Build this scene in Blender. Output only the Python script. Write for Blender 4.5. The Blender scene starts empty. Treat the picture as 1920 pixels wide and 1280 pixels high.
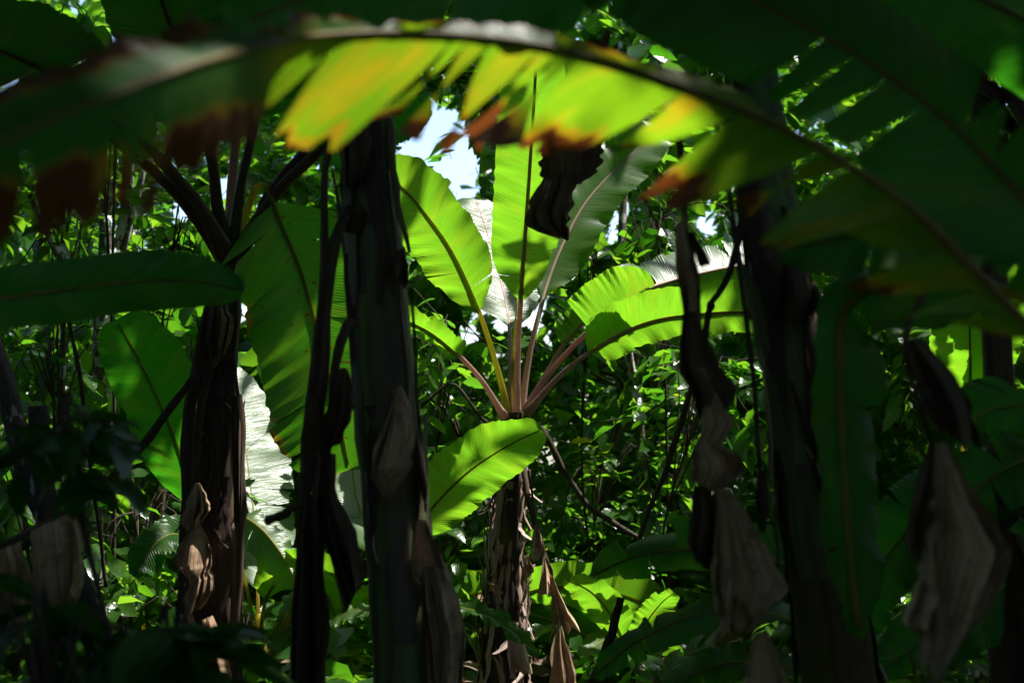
import bpy, math, random
import numpy as np
from mathutils import Vector, Matrix

# ------------------------------------------------------------------ camera, sky, sun, exposure
SC = bpy.context.scene
COL = SC.collection
CAM_H, PITCH, LENS, FOCUS, FSTOP = 1.4, 4.0, 50.0, 7.6, 2.4
SUN_EL, SUN_AZ = 64.0, 72.0            # degrees; azimuth measured from +Y (the viewing direction) towards +X
cam_data = bpy.data.cameras.new('camera')
cam = bpy.data.objects.new('camera', cam_data)
COL.objects.link(cam)
cam.location = (0, 0, CAM_H)
cam.rotation_euler = (math.radians(90 + PITCH), 0, 0)
cam_data.lens = LENS
cam_data.sensor_width = 36
cam_data.clip_start = 0.05
cam_data.clip_end = 500
cam_data.dof.use_dof = True
cam_data.dof.focus_distance = FOCUS
cam_data.dof.aperture_fstop = FSTOP
SC.camera = cam

world = bpy.data.worlds.new('World')
SC.world = world
world.use_nodes = True
wn = world.node_tree.nodes
wl = world.node_tree.links
wn.clear()
sky = wn.new('ShaderNodeTexSky')
sky.sky_type = 'NISHITA'
sky.sun_disc = False
sky.sun_elevation = math.radians(SUN_EL)
sky.sun_rotation = math.radians(SUN_AZ)
sky.air_density = 1.0
sky.dust_density = 1.0
sky.ozone_density = 1.0
bgn = wn.new('ShaderNodeBackground')
bgn.inputs['Strength'].default_value = 0.15
wo = wn.new('ShaderNodeOutputWorld')
wl.new(sky.outputs[0], bgn.inputs['Color'])
wl.new(bgn.outputs[0], wo.inputs['Surface'])

el, az = math.radians(SUN_EL), math.radians(SUN_AZ)
SUN = Vector((math.sin(az) * math.cos(el), math.cos(az) * math.cos(el), math.sin(el)))
sun_data = bpy.data.lights.new('sun', 'SUN')
sun_data.energy = 5.0
sun_data.angle = math.radians(0.5)
sun_data.color = (1.0, 0.96, 0.88)
sun = bpy.data.objects.new('sun', sun_data)
COL.objects.link(sun)
sun.rotation_euler = SUN.to_track_quat('Z', 'Y').to_euler()

SC.view_settings.view_transform = 'Standard'
SC.view_settings.look = 'None'
SC.view_settings.gamma = 1.0
SC.view_settings.exposure = 1.05
SC.cycles.max_bounces = 4
SC.cycles.diffuse_bounces = 2
SC.cycles.glossy_bounces = 2
SC.cycles.transmission_bounces = 2
SC.cycles.sample_clamp_indirect = 4.0
SC.cycles.use_denoising = True
SC.cycles.use_adaptive_sampling = True
SC.cycles.adaptive_threshold = 0.03
SC.cycles.caustics_reflective = False
SC.cycles.caustics_refractive = False

# ------------------------------------------------------------------ helpers
pr = math.radians(PITCH)
CP = Vector((0, 0, CAM_H))
FWD = Vector((0, math.cos(pr), math.sin(pr)))
UPV = Vector((0, -math.sin(pr), math.cos(pr)))
RIGHT = Vector((1, 0, 0))
TH = 18.0 / LENS
def at(x, y, d):
    """world point standing d metres ahead, seen in the 1920 x 1280 photograph at (x, y)"""
    k = TH / 960.0 * d
    return CP + FWD * d + RIGHT * ((x - 960) * k) + UPV * ((640 - y) * k)
def pxm(d): return TH / 960.0 * d           # metres per photograph pixel at depth d
def cv(r, u, b): return (RIGHT * r + UPV * u - FWD * b).normalized()

def arr(v): return np.array(v, dtype=float)
def catmull(P, n):
    P = np.asarray(P, float)
    if len(P) == 2:
        t = np.linspace(0, 1, n)[:, None]
        return P[0] * (1 - t) + P[1] * t
    Q = np.vstack([2 * P[0] - P[1], P, 2 * P[-1] - P[-2]])
    out = []
    for i in range(1, len(Q) - 2):
        p0, p1, p2, p3 = Q[i - 1], Q[i], Q[i + 1], Q[i + 2]
        t = np.linspace(0, 1, 24, endpoint=False)[:, None]
        out.append(0.5 * (2 * p1 + (p2 - p0) * t + (2 * p0 - 5 * p1 + 4 * p2 - p3) * t ** 2 + (3 * p1 - p0 - 3 * p2 + p3) * t ** 3))
    D = np.vstack(out + [Q[-2][None]])
    s = np.concatenate([[0], np.cumsum(np.linalg.norm(np.diff(D[:, :3], axis=0), axis=1))])
    u = np.linspace(0, s[-1], n)
    return np.stack([np.interp(u, s, D[:, k]) for k in range(D.shape[1])], 1)
def length(P): return float(np.linalg.norm(np.diff(np.asarray(P)[:, :3], axis=0), axis=1).sum())
def unit(a): return a / np.maximum(np.linalg.norm(a, axis=-1, keepdims=True), 1e-9)
class Wob:
    """smooth 1-d noise, sum of sines"""
    def __init__(self, rng, f=(3, 7, 13), a=(1, .5, .3)):
        self.k = [(fi * rng.uniform(.8, 1.2), ai, rng.uniform(0, 6.28)) for fi, ai in zip(f, a)]
    def __call__(self, x): return sum(a * np.sin(f * x + p) for f, a, p in self.k)

def mesh_obj(name, V, F, mat, parent=None, uv=None, smooth=True, rnd=None):
    me = bpy.data.meshes.new(name)
    me.from_pydata([tuple(v) for v in V], [], F)
    if uv is not None:
        lay = me.uv_layers.new(name='UVMap')
        li = np.zeros(len(me.loops), dtype=np.int32)
        me.loops.foreach_get('vertex_index', li)
        lay.data.foreach_set('uv', np.asarray(uv, dtype=np.float32)[li].ravel())
    if smooth: me.polygons.foreach_set('use_smooth', [True] * len(me.polygons))
    me.materials.append(mat)
    o = bpy.data.objects.new(name, me)
    COL.objects.link(o)
    if parent is not None: attach(o, parent)
    return o
def attach(o, parent):
    o.parent = parent
    if parent.parent is None: o.matrix_parent_inverse = Matrix.Translation(parent.location).inverted()
def tag(o, label=None, cat=None, group=None, kind=None):
    if label: o['label'] = label
    if cat: o['category'] = cat
    if group: o['group'] = group
    if kind: o['kind'] = kind
    return o
def thing(name, label, cat, loc=(0, 0, 0), group=None):
    o = bpy.data.objects.new(name, None)
    o.empty_display_size = .1
    COL.objects.link(o)
    o.location = loc
    return tag(o, label, cat, group)
def ground_under(p): return (p[0], p[1], 0.0)

# ------------------------------------------------------------------ materials
def mat_base(name):
    m = bpy.data.materials.new(name)
    m.use_nodes = True
    nt = m.node_tree
    nt.nodes.clear()
    out = nt.nodes.new('ShaderNodeOutputMaterial')
    return m, nt, out
def N(nt, t, **kw):
    n = nt.nodes.new(t)
    for k, v in kw.items():
        if k in ('operation', 'blend_type', 'data_type', 'attribute_name', 'wave_type', 'bands_direction', 'wave_profile', 'noise_dimensions', 'interpolation_type', 'feature', 'clamp', 'use_clamp'):
            setattr(n, k, v)
        else:
            n.inputs[k].default_value = v
    return n
def L(nt, a, b): nt.links.new(a, b)
def math_(nt, op, a, b=None, c=None):
    n = nt.nodes.new('ShaderNodeMath'); n.operation = op
    for i, v in enumerate((a, b, c)):
        if v is None: continue
        if isinstance(v, (int, float)): n.inputs[i].default_value = v
        else: L(nt, v, n.inputs[i])
    return n.outputs[0]
def mixc(nt, f, a, b, blend='MIX'):
    n = nt.nodes.new('ShaderNodeMix'); n.data_type = 'RGBA'; n.blend_type = blend
    if isinstance(f, (int, float)): n.inputs[0].default_value = f
    else: L(nt, f, n.inputs[0])
    for i, v in ((6, a), (7, b)):
        if isinstance(v, tuple): n.inputs[i].default_value = (*v, 1) if len(v) == 3 else v
        else: L(nt, v, n.inputs[i])
    return n.outputs[2]
def smooth(nt, x, lo, hi):
    n = nt.nodes.new('ShaderNodeMapRange'); n.interpolation_type = 'SMOOTHSTEP'
    L(nt, x, n.inputs[0]); n.inputs[1].default_value = lo; n.inputs[2].default_value = hi
    return n.outputs[0]

def blade_mat(name, dif, trans, rough=.38, edge=.97, spots=.0, yellow=.25, vein=.5, wt=.55, ycol=(.62, .50, .02), spec=.5, bscale=1.0, stripe=.35):
    """banana leaf: UV.x metres along the leaf, UV.y -1..1 across it"""
    m, nt, out = mat_base(name)
    uvn = nt.nodes.new('ShaderNodeUVMap'); uvn.uv_map = 'UVMap'
    sp = nt.nodes.new('ShaderNodeSeparateXYZ'); L(nt, uvn.outputs[0], sp.inputs[0])
    u, v = sp.outputs[0], sp.outputs[1]
    av = math_(nt, 'ABSOLUTE', v)
    uu = math_(nt, 'SUBTRACT', u, math_(nt, 'MULTIPLY', av, .05))
    def noise(su, sv, scale=1.0, detail=3.0):
        cb = nt.nodes.new('ShaderNodeCombineXYZ')
        L(nt, math_(nt, 'MULTIPLY', uu, su), cb.inputs[0]); L(nt, math_(nt, 'MULTIPLY', v, sv), cb.inputs[1])
        oi = nt.nodes.new('ShaderNodeObjectInfo')
        L(nt, math_(nt, 'MULTIPLY', oi.outputs['Random'], 57.0), cb.inputs[2])
        n = N(nt, 'ShaderNodeTexNoise', Scale=scale, Detail=detail, Roughness=.6); L(nt, cb.outputs[0], n.inputs['Vector'])
        return n.outputs['Fac']
    streak = noise(55, 1.2)
    fine = noise(170, .8, detail=2)
    blotch = noise(11, .9)
    edgen = noise(26, 3.0, detail=5.0)
    # colour
    f1 = smooth(nt, streak, .3, .75)
    def tint(c, k): return tuple(min(1, x * k) for x in c)
    dcol = mixc(nt, f1, tint(dif, .9), tint(dif, 1.08))
    tcol = mixc(nt, f1, tint(trans, .88), tint(trans, 1.06))
    fb = math_(nt, 'MULTIPLY', smooth(nt, blotch, .45, .75), yellow)
    dcol = mixc(nt, fb, dcol, tuple(.28 * x for x in ycol))
    tcol = mixc(nt, fb, tcol, ycol)
    # midrib zone paler
    mr = smooth(nt, av, .05, .0)
    tcol = mixc(nt, math_(nt, 'MULTIPLY', mr, .5), tcol, (.55, .45, .06))
    # dry margin: yellow, then brown
    e = math_(nt, 'ADD', math_(nt, 'ADD', av, math_(nt, 'MULTIPLY', math_(nt, 'SUBTRACT', edgen, .5), .45)), math_(nt, 'MULTIPLY', math_(nt, 'SUBTRACT', noise(4.5, .9, detail=2.0), .5), 1.3))
    ye = smooth(nt, e, edge - .10, edge + .02)
    br = smooth(nt, e, edge + .01, edge + .05)
    tcol = mixc(nt, math_(nt, 'MULTIPLY', ye, .8), tcol, (.75, .36, .015))
    dcol = mixc(nt, ye, dcol, (.20, .12, .01))
    tcol = mixc(nt, br, tcol, (.20, .055, .012))
    dcol = mixc(nt, br, dcol, (.075, .035, .016))
    if spots:
        vo = N(nt, 'ShaderNodeTexNoise', Scale=1.0, Detail=2.0)
        cb = nt.nodes.new('ShaderNodeCombineXYZ')
        L(nt, math_(nt, 'MULTIPLY', u, 34), cb.inputs[0]); L(nt, math_(nt, 'MULTIPLY', v, 5), cb.inputs[1])
        L(nt, cb.outputs[0], vo.inputs['Vector'])
        sm = smooth(nt, vo.outputs['Fac'], .78 - spots, .80 - spots)
        tcol = mixc(nt, sm, tcol, (.22, .08, .01)); dcol = mixc(nt, sm, dcol, (.05, .03, .01))
    # relief of the side veins
    w = N(nt, 'ShaderNodeTexWave', Scale=1.0, Distortion=.6, Detail=1.0)
    w.inputs['Detail Scale'].default_value = 3.0
    w.wave_type = 'BANDS'; w.bands_direction = 'X'
    cb = nt.nodes.new('ShaderNodeCombineXYZ')
    L(nt, math_(nt, 'MULTIPLY', uu, 24.0), cb.inputs[0]); L(nt, math_(nt, 'MULTIPLY', v, .6), cb.inputs[1])
    L(nt, cb.outputs[0], w.inputs['Vector'])
    h = math_(nt, 'ADD', math_(nt, 'MULTIPLY', w.outputs['Fac'], stripe), math_(nt, 'ADD', math_(nt, 'MULTIPLY', fine, .7), math_(nt, 'MULTIPLY', streak, .45)))
    bp = N(nt, 'ShaderNodeBump', Strength=vein, Distance=.004 * bscale); L(nt, h, bp.inputs['Height'])
    P = N(nt, 'ShaderNodeBsdfPrincipled', Roughness=rough)
    P.inputs['Specular IOR Level'].default_value = spec
    L(nt, dcol, P.inputs['Base Color']); L(nt, bp.outputs[0], P.inputs['Normal'])
    T = N(nt, 'ShaderNodeBsdfTranslucent'); L(nt, tcol, T.inputs['Color']); L(nt, bp.outputs[0], T.inputs['Normal'])
    mx = nt.nodes.new('ShaderNodeMixShader'); mx.inputs[0].default_value = wt
    L(nt, P.outputs[0], mx.inputs[1]); L(nt, T.outputs[0], mx.inputs[2]); L(nt, mx.outputs[0], out.inputs[0])
    return m

def fibre_mat(name, c1, c2, c3=None, rough=.75, su=30.0, sv=2.5, trans=0.0, bump=.6, dist=.006, spec=.25, blotch=None):
    """fibrous stems, dead leaves, bark: UV.x across, UV.y along, in metres"""
    m, nt, out = mat_base(name)
    uvn = nt.nodes.new('ShaderNodeUVMap'); uvn.uv_map = 'UVMap'
    mp = N(nt, 'ShaderNodeMapping'); mp.inputs['Scale'].default_value = (su, sv, 1); L(nt, uvn.outputs[0], mp.inputs[0])
    oi = nt.nodes.new('ShaderNodeObjectInfo')
    cb = nt.nodes.new('ShaderNodeCombineXYZ'); L(nt, math_(nt, 'MULTIPLY', oi.outputs['Random'], 40.0), cb.inputs[2])
    L(nt, cb.outputs[0], mp.inputs['Location'])
    n1 = N(nt, 'ShaderNodeTexNoise', Scale=1.0, Detail=6.0, Roughness=.65); L(nt, mp.outputs[0], n1.inputs['Vector'])
    n2 = N(nt, 'ShaderNodeTexNoise', Scale=.23, Detail=3.0, Roughness=.6); L(nt, mp.outputs[0], n2.inputs['Vector'])
    col = mixc(nt, smooth(nt, n1.outputs['Fac'], .3, .7), c1, c2)
    if c3: col = mixc(nt, smooth(nt, n2.outputs['Fac'], .46, .62), col, c3)
    if blotch:
        gp = nt.nodes.new('ShaderNodeNewGeometry')
        n3 = N(nt, 'ShaderNodeTexNoise', Scale=16.0, Detail=6.0, Roughness=.7); L(nt, gp.outputs['Position'], n3.inputs['Vector'])
        col = mixc(nt, math_(nt, 'MULTIPLY', smooth(nt, n3.outputs['Fac'], .48, .64), .6), col, blotch)
    bp = N(nt, 'ShaderNodeBump', Strength=bump, Distance=dist); L(nt, n1.outputs['Fac'], bp.inputs['Height'])
    P = N(nt, 'ShaderNodeBsdfPrincipled', Roughness=rough)
    P.inputs['Specular IOR Level'].default_value = spec
    L(nt, col, P.inputs['Base Color']); L(nt, bp.outputs[0], P.inputs['Normal'])
    if trans:
        T = N(nt, 'ShaderNodeBsdfTranslucent'); L(nt, col, T.inputs['Color'])
        mx = nt.nodes.new('ShaderNodeMixShader'); mx.inputs[0].default_value = trans
        L(nt, P.outputs[0], mx.inputs[1]); L(nt, T.outputs[0], mx.inputs[2]); L(nt, mx.outputs[0], out.inputs[0])
    else:
        L(nt, P.outputs[0], out.inputs[0])
    return m

def foliage_mat(name, d0, d1, t0, t1, rough=.3, wt=.5, yel=.0, spec=.5):
    """small tree leaves; attribute rnd 0..1 per leaf, UV.y across the leaf"""
    m, nt, out = mat_base(name)
    at_ = N(nt, 'ShaderNodeAttribute', attribute_name='rnd')
    oi = nt.nodes.new('ShaderNodeObjectInfo')
    r = math_(nt, 'FRACT', math_(nt, 'ADD', at_.outputs['Fac'], oi.outputs['Random']))
    dcol = mixc(nt, r, d0, d1); tcol = mixc(nt, r, t0, t1)
    if yel:
        y = smooth(nt, r, 1 - yel, 1 - yel + .02)
        dcol = mixc(nt, y, dcol, (.16, .12, .015)); tcol = mixc(nt, y, tcol, (.6, .42, .03))
    g = nt.nodes.new('ShaderNodeNewGeometry')
    nz = N(nt, 'ShaderNodeTexNoise', Scale=60.0, Detail=2.0); L(nt, g.outputs['Position'], nz.inputs['Vector'])
    bp = N(nt, 'ShaderNodeBump', Strength=.35, Distance=.01); L(nt, nz.outputs['Fac'], bp.inputs['Height'])
    P = N(nt, 'ShaderNodeBsdfPrincipled', Roughness=rough)
    P.inputs['Specular IOR Level'].default_value = spec
    L(nt, dcol, P.inputs['Base Color']); L(nt, bp.outputs[0], P.inputs['Normal'])
    T = N(nt, 'ShaderNodeBsdfTranslucent'); L(nt, tcol, T.inputs['Color'])
    mx = nt.nodes.new('ShaderNodeMixShader'); mx.inputs[0].default_value = wt
    L(nt, P.outputs[0], mx.inputs[1]); L(nt, T.outputs[0], mx.inputs[2]); L(nt, mx.outputs[0], out.inputs[0])
    return m

def bark_mat(name, c1, c2, lichen=(.55, .55, .5), amount=.5):
    m, nt, out = mat_base(name)
    uvn = nt.nodes.new('ShaderNodeUVMap'); uvn.uv_map = 'UVMap'
    mp = N(nt, 'ShaderNodeMapping'); mp.inputs['Scale'].default_value = (22, 9, 1); L(nt, uvn.outputs[0], mp.inputs[0])
    n1 = N(nt, 'ShaderNodeTexNoise', Scale=1.0, Detail=7.0, Roughness=.65); L(nt, mp.outputs[0], n1.inputs['Vector'])
    n2 = N(nt, 'ShaderNodeTexNoise', Scale=.8, Detail=3.0, Roughness=.55); L(nt, mp.outputs[0], n2.inputs['Vector'])
    col = mixc(nt, smooth(nt, n1.outputs['Fac'], .3, .7), c1, c2)
    col = mixc(nt, smooth(nt, n2.outputs['Fac'], 1.02 - amount, 1.06 - amount), col, lichen)
    bp = N(nt, 'ShaderNodeBump', Strength=.7, Distance=.01); L(nt, n1.outputs['Fac'], bp.inputs['Height'])
    P = N(nt, 'ShaderNodeBsdfPrincipled', Roughness=.85)
    L(nt, col, P.inputs['Base Color']); L(nt, bp.outputs[0], P.inputs['Normal']); L(nt, P.outputs[0], out.inputs[0])
    return m

def ground_mat():
    m, nt, out = mat_base('leaf_litter_soil')
    g = nt.nodes.new('ShaderNodeNewGeometry')
    n1 = N(nt, 'ShaderNodeTexNoise', Scale=9.0, Detail=8.0, Roughness=.7); L(nt, g.outputs['Position'], n1.inputs['Vector'])
    n2 = N(nt, 'ShaderNodeTexNoise', Scale=.8, Detail=3.0); L(nt, g.outputs['Position'], n2.inputs['Vector'])
    col = mixc(nt, smooth(nt, n1.outputs['Fac'], .3, .7), (.03, .02, .012), (.12, .08, .05))
    col = mixc(nt, smooth(nt, n2.outputs['Fac'], .45, .65), col, (.03, .05, .012))
    bp = N(nt, 'ShaderNodeBump', Strength=1.0, Distance=.05); L(nt, n1.outputs['Fac'], bp.inputs['Height'])
    P = N(nt, 'ShaderNodeBsdfPrincipled', Roughness=.9)
    L(nt, col, P.inputs['Base Color']); L(nt, bp.outputs[0], P.inputs['Normal']); L(nt, P.outputs[0], out.inputs[0])
    return m

M = {}
M['young'] = blade_mat('young_banana_blade', (.05, .13, .012), (.23, .58, .018), edge=1.42, yellow=.2, spots=.03, wt=.56)
M['mature'] = blade_mat('mature_banana_blade', (.03, .10, .012), (.06, .38, .01), edge=1.5, yellow=.12, wt=.52)
M['waxy'] = blade_mat('waxy_banana_blade', (.06, .13, .03), (.30, .60, .03), edge=1.6, yellow=.05, rough=.33, vein=.5, wt=.35, spec=1.0, bscale=1.2, stripe=.7)
M['old'] = blade_mat('yellowing_banana_blade', (.04, .11, .012), (.27, .56, .012), edge=.82, yellow=.85, wt=.55, ycol=(.72, .46, .015))
M['ragged'] = blade_mat('brown_edged_banana_blade', (.022, .085, .012), (.06, .34, .01), edge=.62, yellow=.1, wt=.48, rough=.4)
M['dark'] = blade_mat('deep_green_banana_blade', (.022, .085, .012), (.05, .34, .01), edge=1.3, yellow=.15, wt=.48, rough=.36, vein=1.0, bscale=1.5, spots=.03)
M['spotted'] = blade_mat('spotted_banana_blade', (.03, .10, .01), (.11, .42, .012), edge=1.12, yellow=.2, spots=.10, wt=.5)
M['petiole'] = fibre_mat('pink_brown_petiole', (.46, .30, .23), (.64, .46, .37), (.48, .22, .18), rough=.4, su=60, sv=4, spec=.4, trans=.4)
M['petiole_green'] = fibre_mat('olive_midrib', (.50, .44, .08), (.66, .56, .12), (.40, .42, .07), rough=.4, su=60, sv=4, trans=.72)
M['petiole_dull'] = fibre_mat('dull_olive_midrib', (.15, .10, .03), (.22, .16, .045), (.11, .10, .02), rough=.55, su=60, sv=4, trans=.3, spec=.3)
M['petiole_dark'] = fibre_mat('brown_petiole', (.05, .03, .02), (.12, .075, .05), (.05, .05, .018), rough=.45, su=60, sv=4)
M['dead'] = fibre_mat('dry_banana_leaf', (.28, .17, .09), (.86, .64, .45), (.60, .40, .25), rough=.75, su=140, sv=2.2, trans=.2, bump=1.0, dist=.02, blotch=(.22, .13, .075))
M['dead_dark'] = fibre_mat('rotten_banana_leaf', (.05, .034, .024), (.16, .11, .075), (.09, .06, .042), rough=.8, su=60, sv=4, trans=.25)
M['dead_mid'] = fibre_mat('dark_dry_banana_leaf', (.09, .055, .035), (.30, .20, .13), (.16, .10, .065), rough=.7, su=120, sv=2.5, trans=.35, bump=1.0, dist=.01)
M['stem'] = fibre_mat('pseudostem_green_brown', (.06, .045, .03), (.11, .22, .04), (.075, .052, .034), rough=.55, su=20, sv=.6, spec=.5)
M['stem_dark'] = fibre_mat('pseudostem_brown', (.035, .024, .018), (.12, .085, .05), (.10, .09, .025), rough=.65, su=26, sv=1.2)
M['sheath'] = fibre_mat('peeling_sheath', (.26, .17, .14), (.62, .49, .44), (.36, .25, .18), rough=.6, su=80, sv=5)
M['sheath_dark'] = fibre_mat('dark_sheath', (.02, .013, .011), (.08, .055, .045), rough=.7, su=80, sv=5)
M['vine'] = fibre_mat('vine_bark', (.03, .022, .016), (.075, .055, .04), rough=.8, su=60, sv=20)
M['bark'] = bark_mat('lichen_bark', (.06, .045, .035), (.16, .12, .09), amount=.52)
M['bark_dark'] = bark_mat('mossy_bark', (.03, .024, .016), (.08, .06, .045), lichen=(.3, .33, .28), amount=.44)
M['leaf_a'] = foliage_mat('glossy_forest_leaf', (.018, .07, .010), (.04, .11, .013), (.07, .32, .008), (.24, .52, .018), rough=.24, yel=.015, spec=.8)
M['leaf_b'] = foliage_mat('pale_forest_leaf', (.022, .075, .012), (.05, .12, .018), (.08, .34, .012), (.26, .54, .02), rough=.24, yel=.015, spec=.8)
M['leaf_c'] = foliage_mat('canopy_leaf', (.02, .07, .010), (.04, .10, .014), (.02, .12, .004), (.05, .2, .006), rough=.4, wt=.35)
M['litter'] = foliage_mat('fallen_leaf', (.10, .06, .035), (.25, .18, .12), (.12, .06, .02), (.2, .12, .05), rough=.7, wt=.2)
M['soil'] = ground_mat()
# ------------------------------------------------------------------ builders
def frames(P, n0, n1):
    """tangent, blade normal and side vector along a curve"""
    T = unit(np.gradient(P, axis=0))
    t = np.linspace(0, 1, len(P))[:, None]
    Nn = unit(arr(n0)[None] * (1 - t) + arr(n1)[None] * t)
    Nn = unit(Nn - T * (Nn * T).sum(1, keepdims=True))
    S = np.cross(T, Nn)
    return T, Nn, S

def tube(name, P, R, mat, parent=None, k=8, squash=1.0, ref=None, closed=True, bump=None):
    """tapered tube along P with radii R"""
    P = np.asarray(P); n = len(P)
    T = unit(np.gradient(P, axis=0))
    ref = arr(ref if ref is not None else (0.3, -1, .2))
    A = unit(np.cross(T, ref)); B = np.cross(T, A)
    th = np.linspace(0, 2 * np.pi, k, endpoint=False)
    V = []; UV = []
    s = np.concatenate([[0], np.cumsum(np.linalg.norm(np.diff(P, axis=0), axis=1))])
    for i in range(n):
        r = R[i] * (np.ones(k) if bump is None else bump(s[i], th))
        V.append(P[i] + (np.cos(th) * r)[:, None] * A[i] + (np.sin(th) * r * squash)[:, None] * B[i])
        UV += [(abs(x - np.pi) * max(R.mean() if hasattr(R, 'mean') else R[i], .004), s[i]) for x in th]
    V = np.vstack(V)
    F = [(i * k + j, i * k + (j + 1) % k, (i + 1) * k + (j + 1) % k, (i + 1) * k + j) for i in range(n - 1) for j in range(k)]
    if closed:
        F.append(tuple(range(k))[::-1]); F.append(tuple(range((n - 1) * k, n * k)))
    return mesh_obj(name, V, F, mat, parent, UV)

def mirror_normal(x, y):
    """camera-frame normal of a leaf face at (x, y) that mirrors the sun into the lens"""
    v = (at(x, y, 1.0) - CP).normalized(); h = (SUN - v).normalized()
    return (h.dot(RIGHT), h.dot(UPV), -h.dot(FWD))
def on_plane(pts, d0, n):
    """lay leaf points on the plane with camera-frame normal n through the first one"""
    nw = cv(*n); p0 = at(pts[0][0], pts[0][1], d0); out = []
    for x, y in pts:
        ray = at(x, y, 1.0) - CP
        out.append((x, y, (p0 - CP).dot(nw) / ray.dot(nw)))
    return out

def banana_leaf(parent, pts, width, n0, n1=None, tb=0.0, mat='mature', rib='petiole_green', wl=1.0, wr=1.0, fold=(.25, .25), curl=(-.3, -.3), sweep=.15,
                tears=0, gap=.5, ruffle=.02, seed=0, r0=.012, r1=.003, tip=.42, base=.22, n=64, m=8, ragged=.012, name='leaf', seg_rot=.25, rib_on=True, end=1.0, label=None, torn=(0, 1)):
    """pts: (x, y, depth) in photograph pixels from petiole to tip; width: half width in pixels at the mean depth"""
    rng = random.Random(seed * 7919 + 13)
    W = [arr(at(*p)) for p in pts]
    dm = float(np.mean([p[2] for p in pts]))
    hw = width * pxm(dm)
    nf = 160
    P = catmull(W, nf)
    n0v = arr(cv(*n0)); n1v = arr(cv(*(n1 or n0)))
    T, Nn, S = frames(P, n0v, n1v)
    Lm = length(P)
    idx = np.arange(nf) / (nf - 1)
    def ev(A, t): return np.array([np.interp(t, idx, A[:, k]) for k in range(3)])
    def prof(q):
        a = math.sin(math.pi / 2 * min(1, q / base)) ** .75 if q < base else 1
        b = math.sqrt(max(0, 1 - ((q - (1 - tip)) / tip) ** 2)) if q > 1 - tip else 1
        return max(a * b, 0.0)
    V = []; F = []; UV = []
    for si, side in enumerate((-1, 1)):
        wsc = (wl, wr)[si]
        if wsc <= 0: continue
        fo, cu = fold[si], curl[si]
        wob = Wob(rng, (9, 23, 51)); rag = Wob(rng, (17, 41, 97), (1, .7, .6)); deep = Wob(rng, (6, 13, 29))
        nt = tears if isinstance(tears, int) else tears[si]
        cuts = sorted(rng.uniform(torn[0] + .04, torn[1] - .03) for _ in range(nt))
        cuts = [0.0] + cuts + [end]
        for ci in range(len(cuts) - 1):
            a, b = cuts[ci], cuts[ci + 1]
            if b - a < .006: continue
            kk = max(3, int(math.ceil((b - a) * n)) + 1)
            ra = rng.gauss(0, seg_rot) if nt else 0
            gl = gap * rng.uniform(.4, 1.3) * .02 if ci > 0 else 0
            gr = gap * rng.uniform(.4, 1.3) * .02 if ci < len(cuts) - 2 else 0
            sh = 1 - (rng.random() * .22 if nt else 0)
            b0 = len(V)
            for i in range(kk):
                q = a + (b - a) * i / (kk - 1)
                rel = i / (kk - 1)
                w = hw * wsc * prof(q) * (1 + ragged * float(rag(q * 6))) * sh
                for j in range(m + 1):
                    v = j / m
                    qq = q + v ** 1.5 * ((1 - rel) * gl - rel * gr)
                    t = tb + (1 - tb) * min(max(qq, 0), 1)
                    p, tt, nn, ss = ev(P, t), ev(T, t), ev(Nn, t), ev(S, t)
                    ang = fo + (cu + ra) * v + .06 * float(deep(q * 3)) * v
                    s = v * w
                    pos = p + ss * side * math.cos(ang) * s + nn * math.sin(ang) * s + tt * sweep * s
                    pos = pos + nn * (ruffle * v * v * float(wob(q * 3.2 + side)))
                    V.append(pos); UV.append((t * Lm, side * v))
            for i in range(kk - 1):
                for j in range(m):
                    x = b0 + i * (m + 1) + j
                    f = (x, x + 1, x + m + 2, x + m + 1)
                    F.append(f if side > 0 else f[::-1])
    lf = mesh_obj(name, V, F, M[mat], parent, UV)
    if label: lf['label'] = label
    if rib_on:
        t = np.linspace(0, .985, 46)
        Pm = np.array([ev(P, x) for x in t]); Nm = np.array([ev(Nn, x) for x in t])
        R = r0 + (r1 - r0) * (t ** .8)
        if tb > 0:
            R = np.where(t < tb, r0 * (1.0 + .25 * (1 - t / tb) + 1.0 * (1 - np.clip(t / tb, 0, 1)) ** 5), r0 + (r1 - r0) * (np.clip(t - tb, 0, 1) / (1 - tb)) ** .7)
        tube('midrib', Pm - Nm * (R[:, None] * .55), R, M[rib], lf, k=8, ref=n0v, squash=.85)
    return lf

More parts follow.
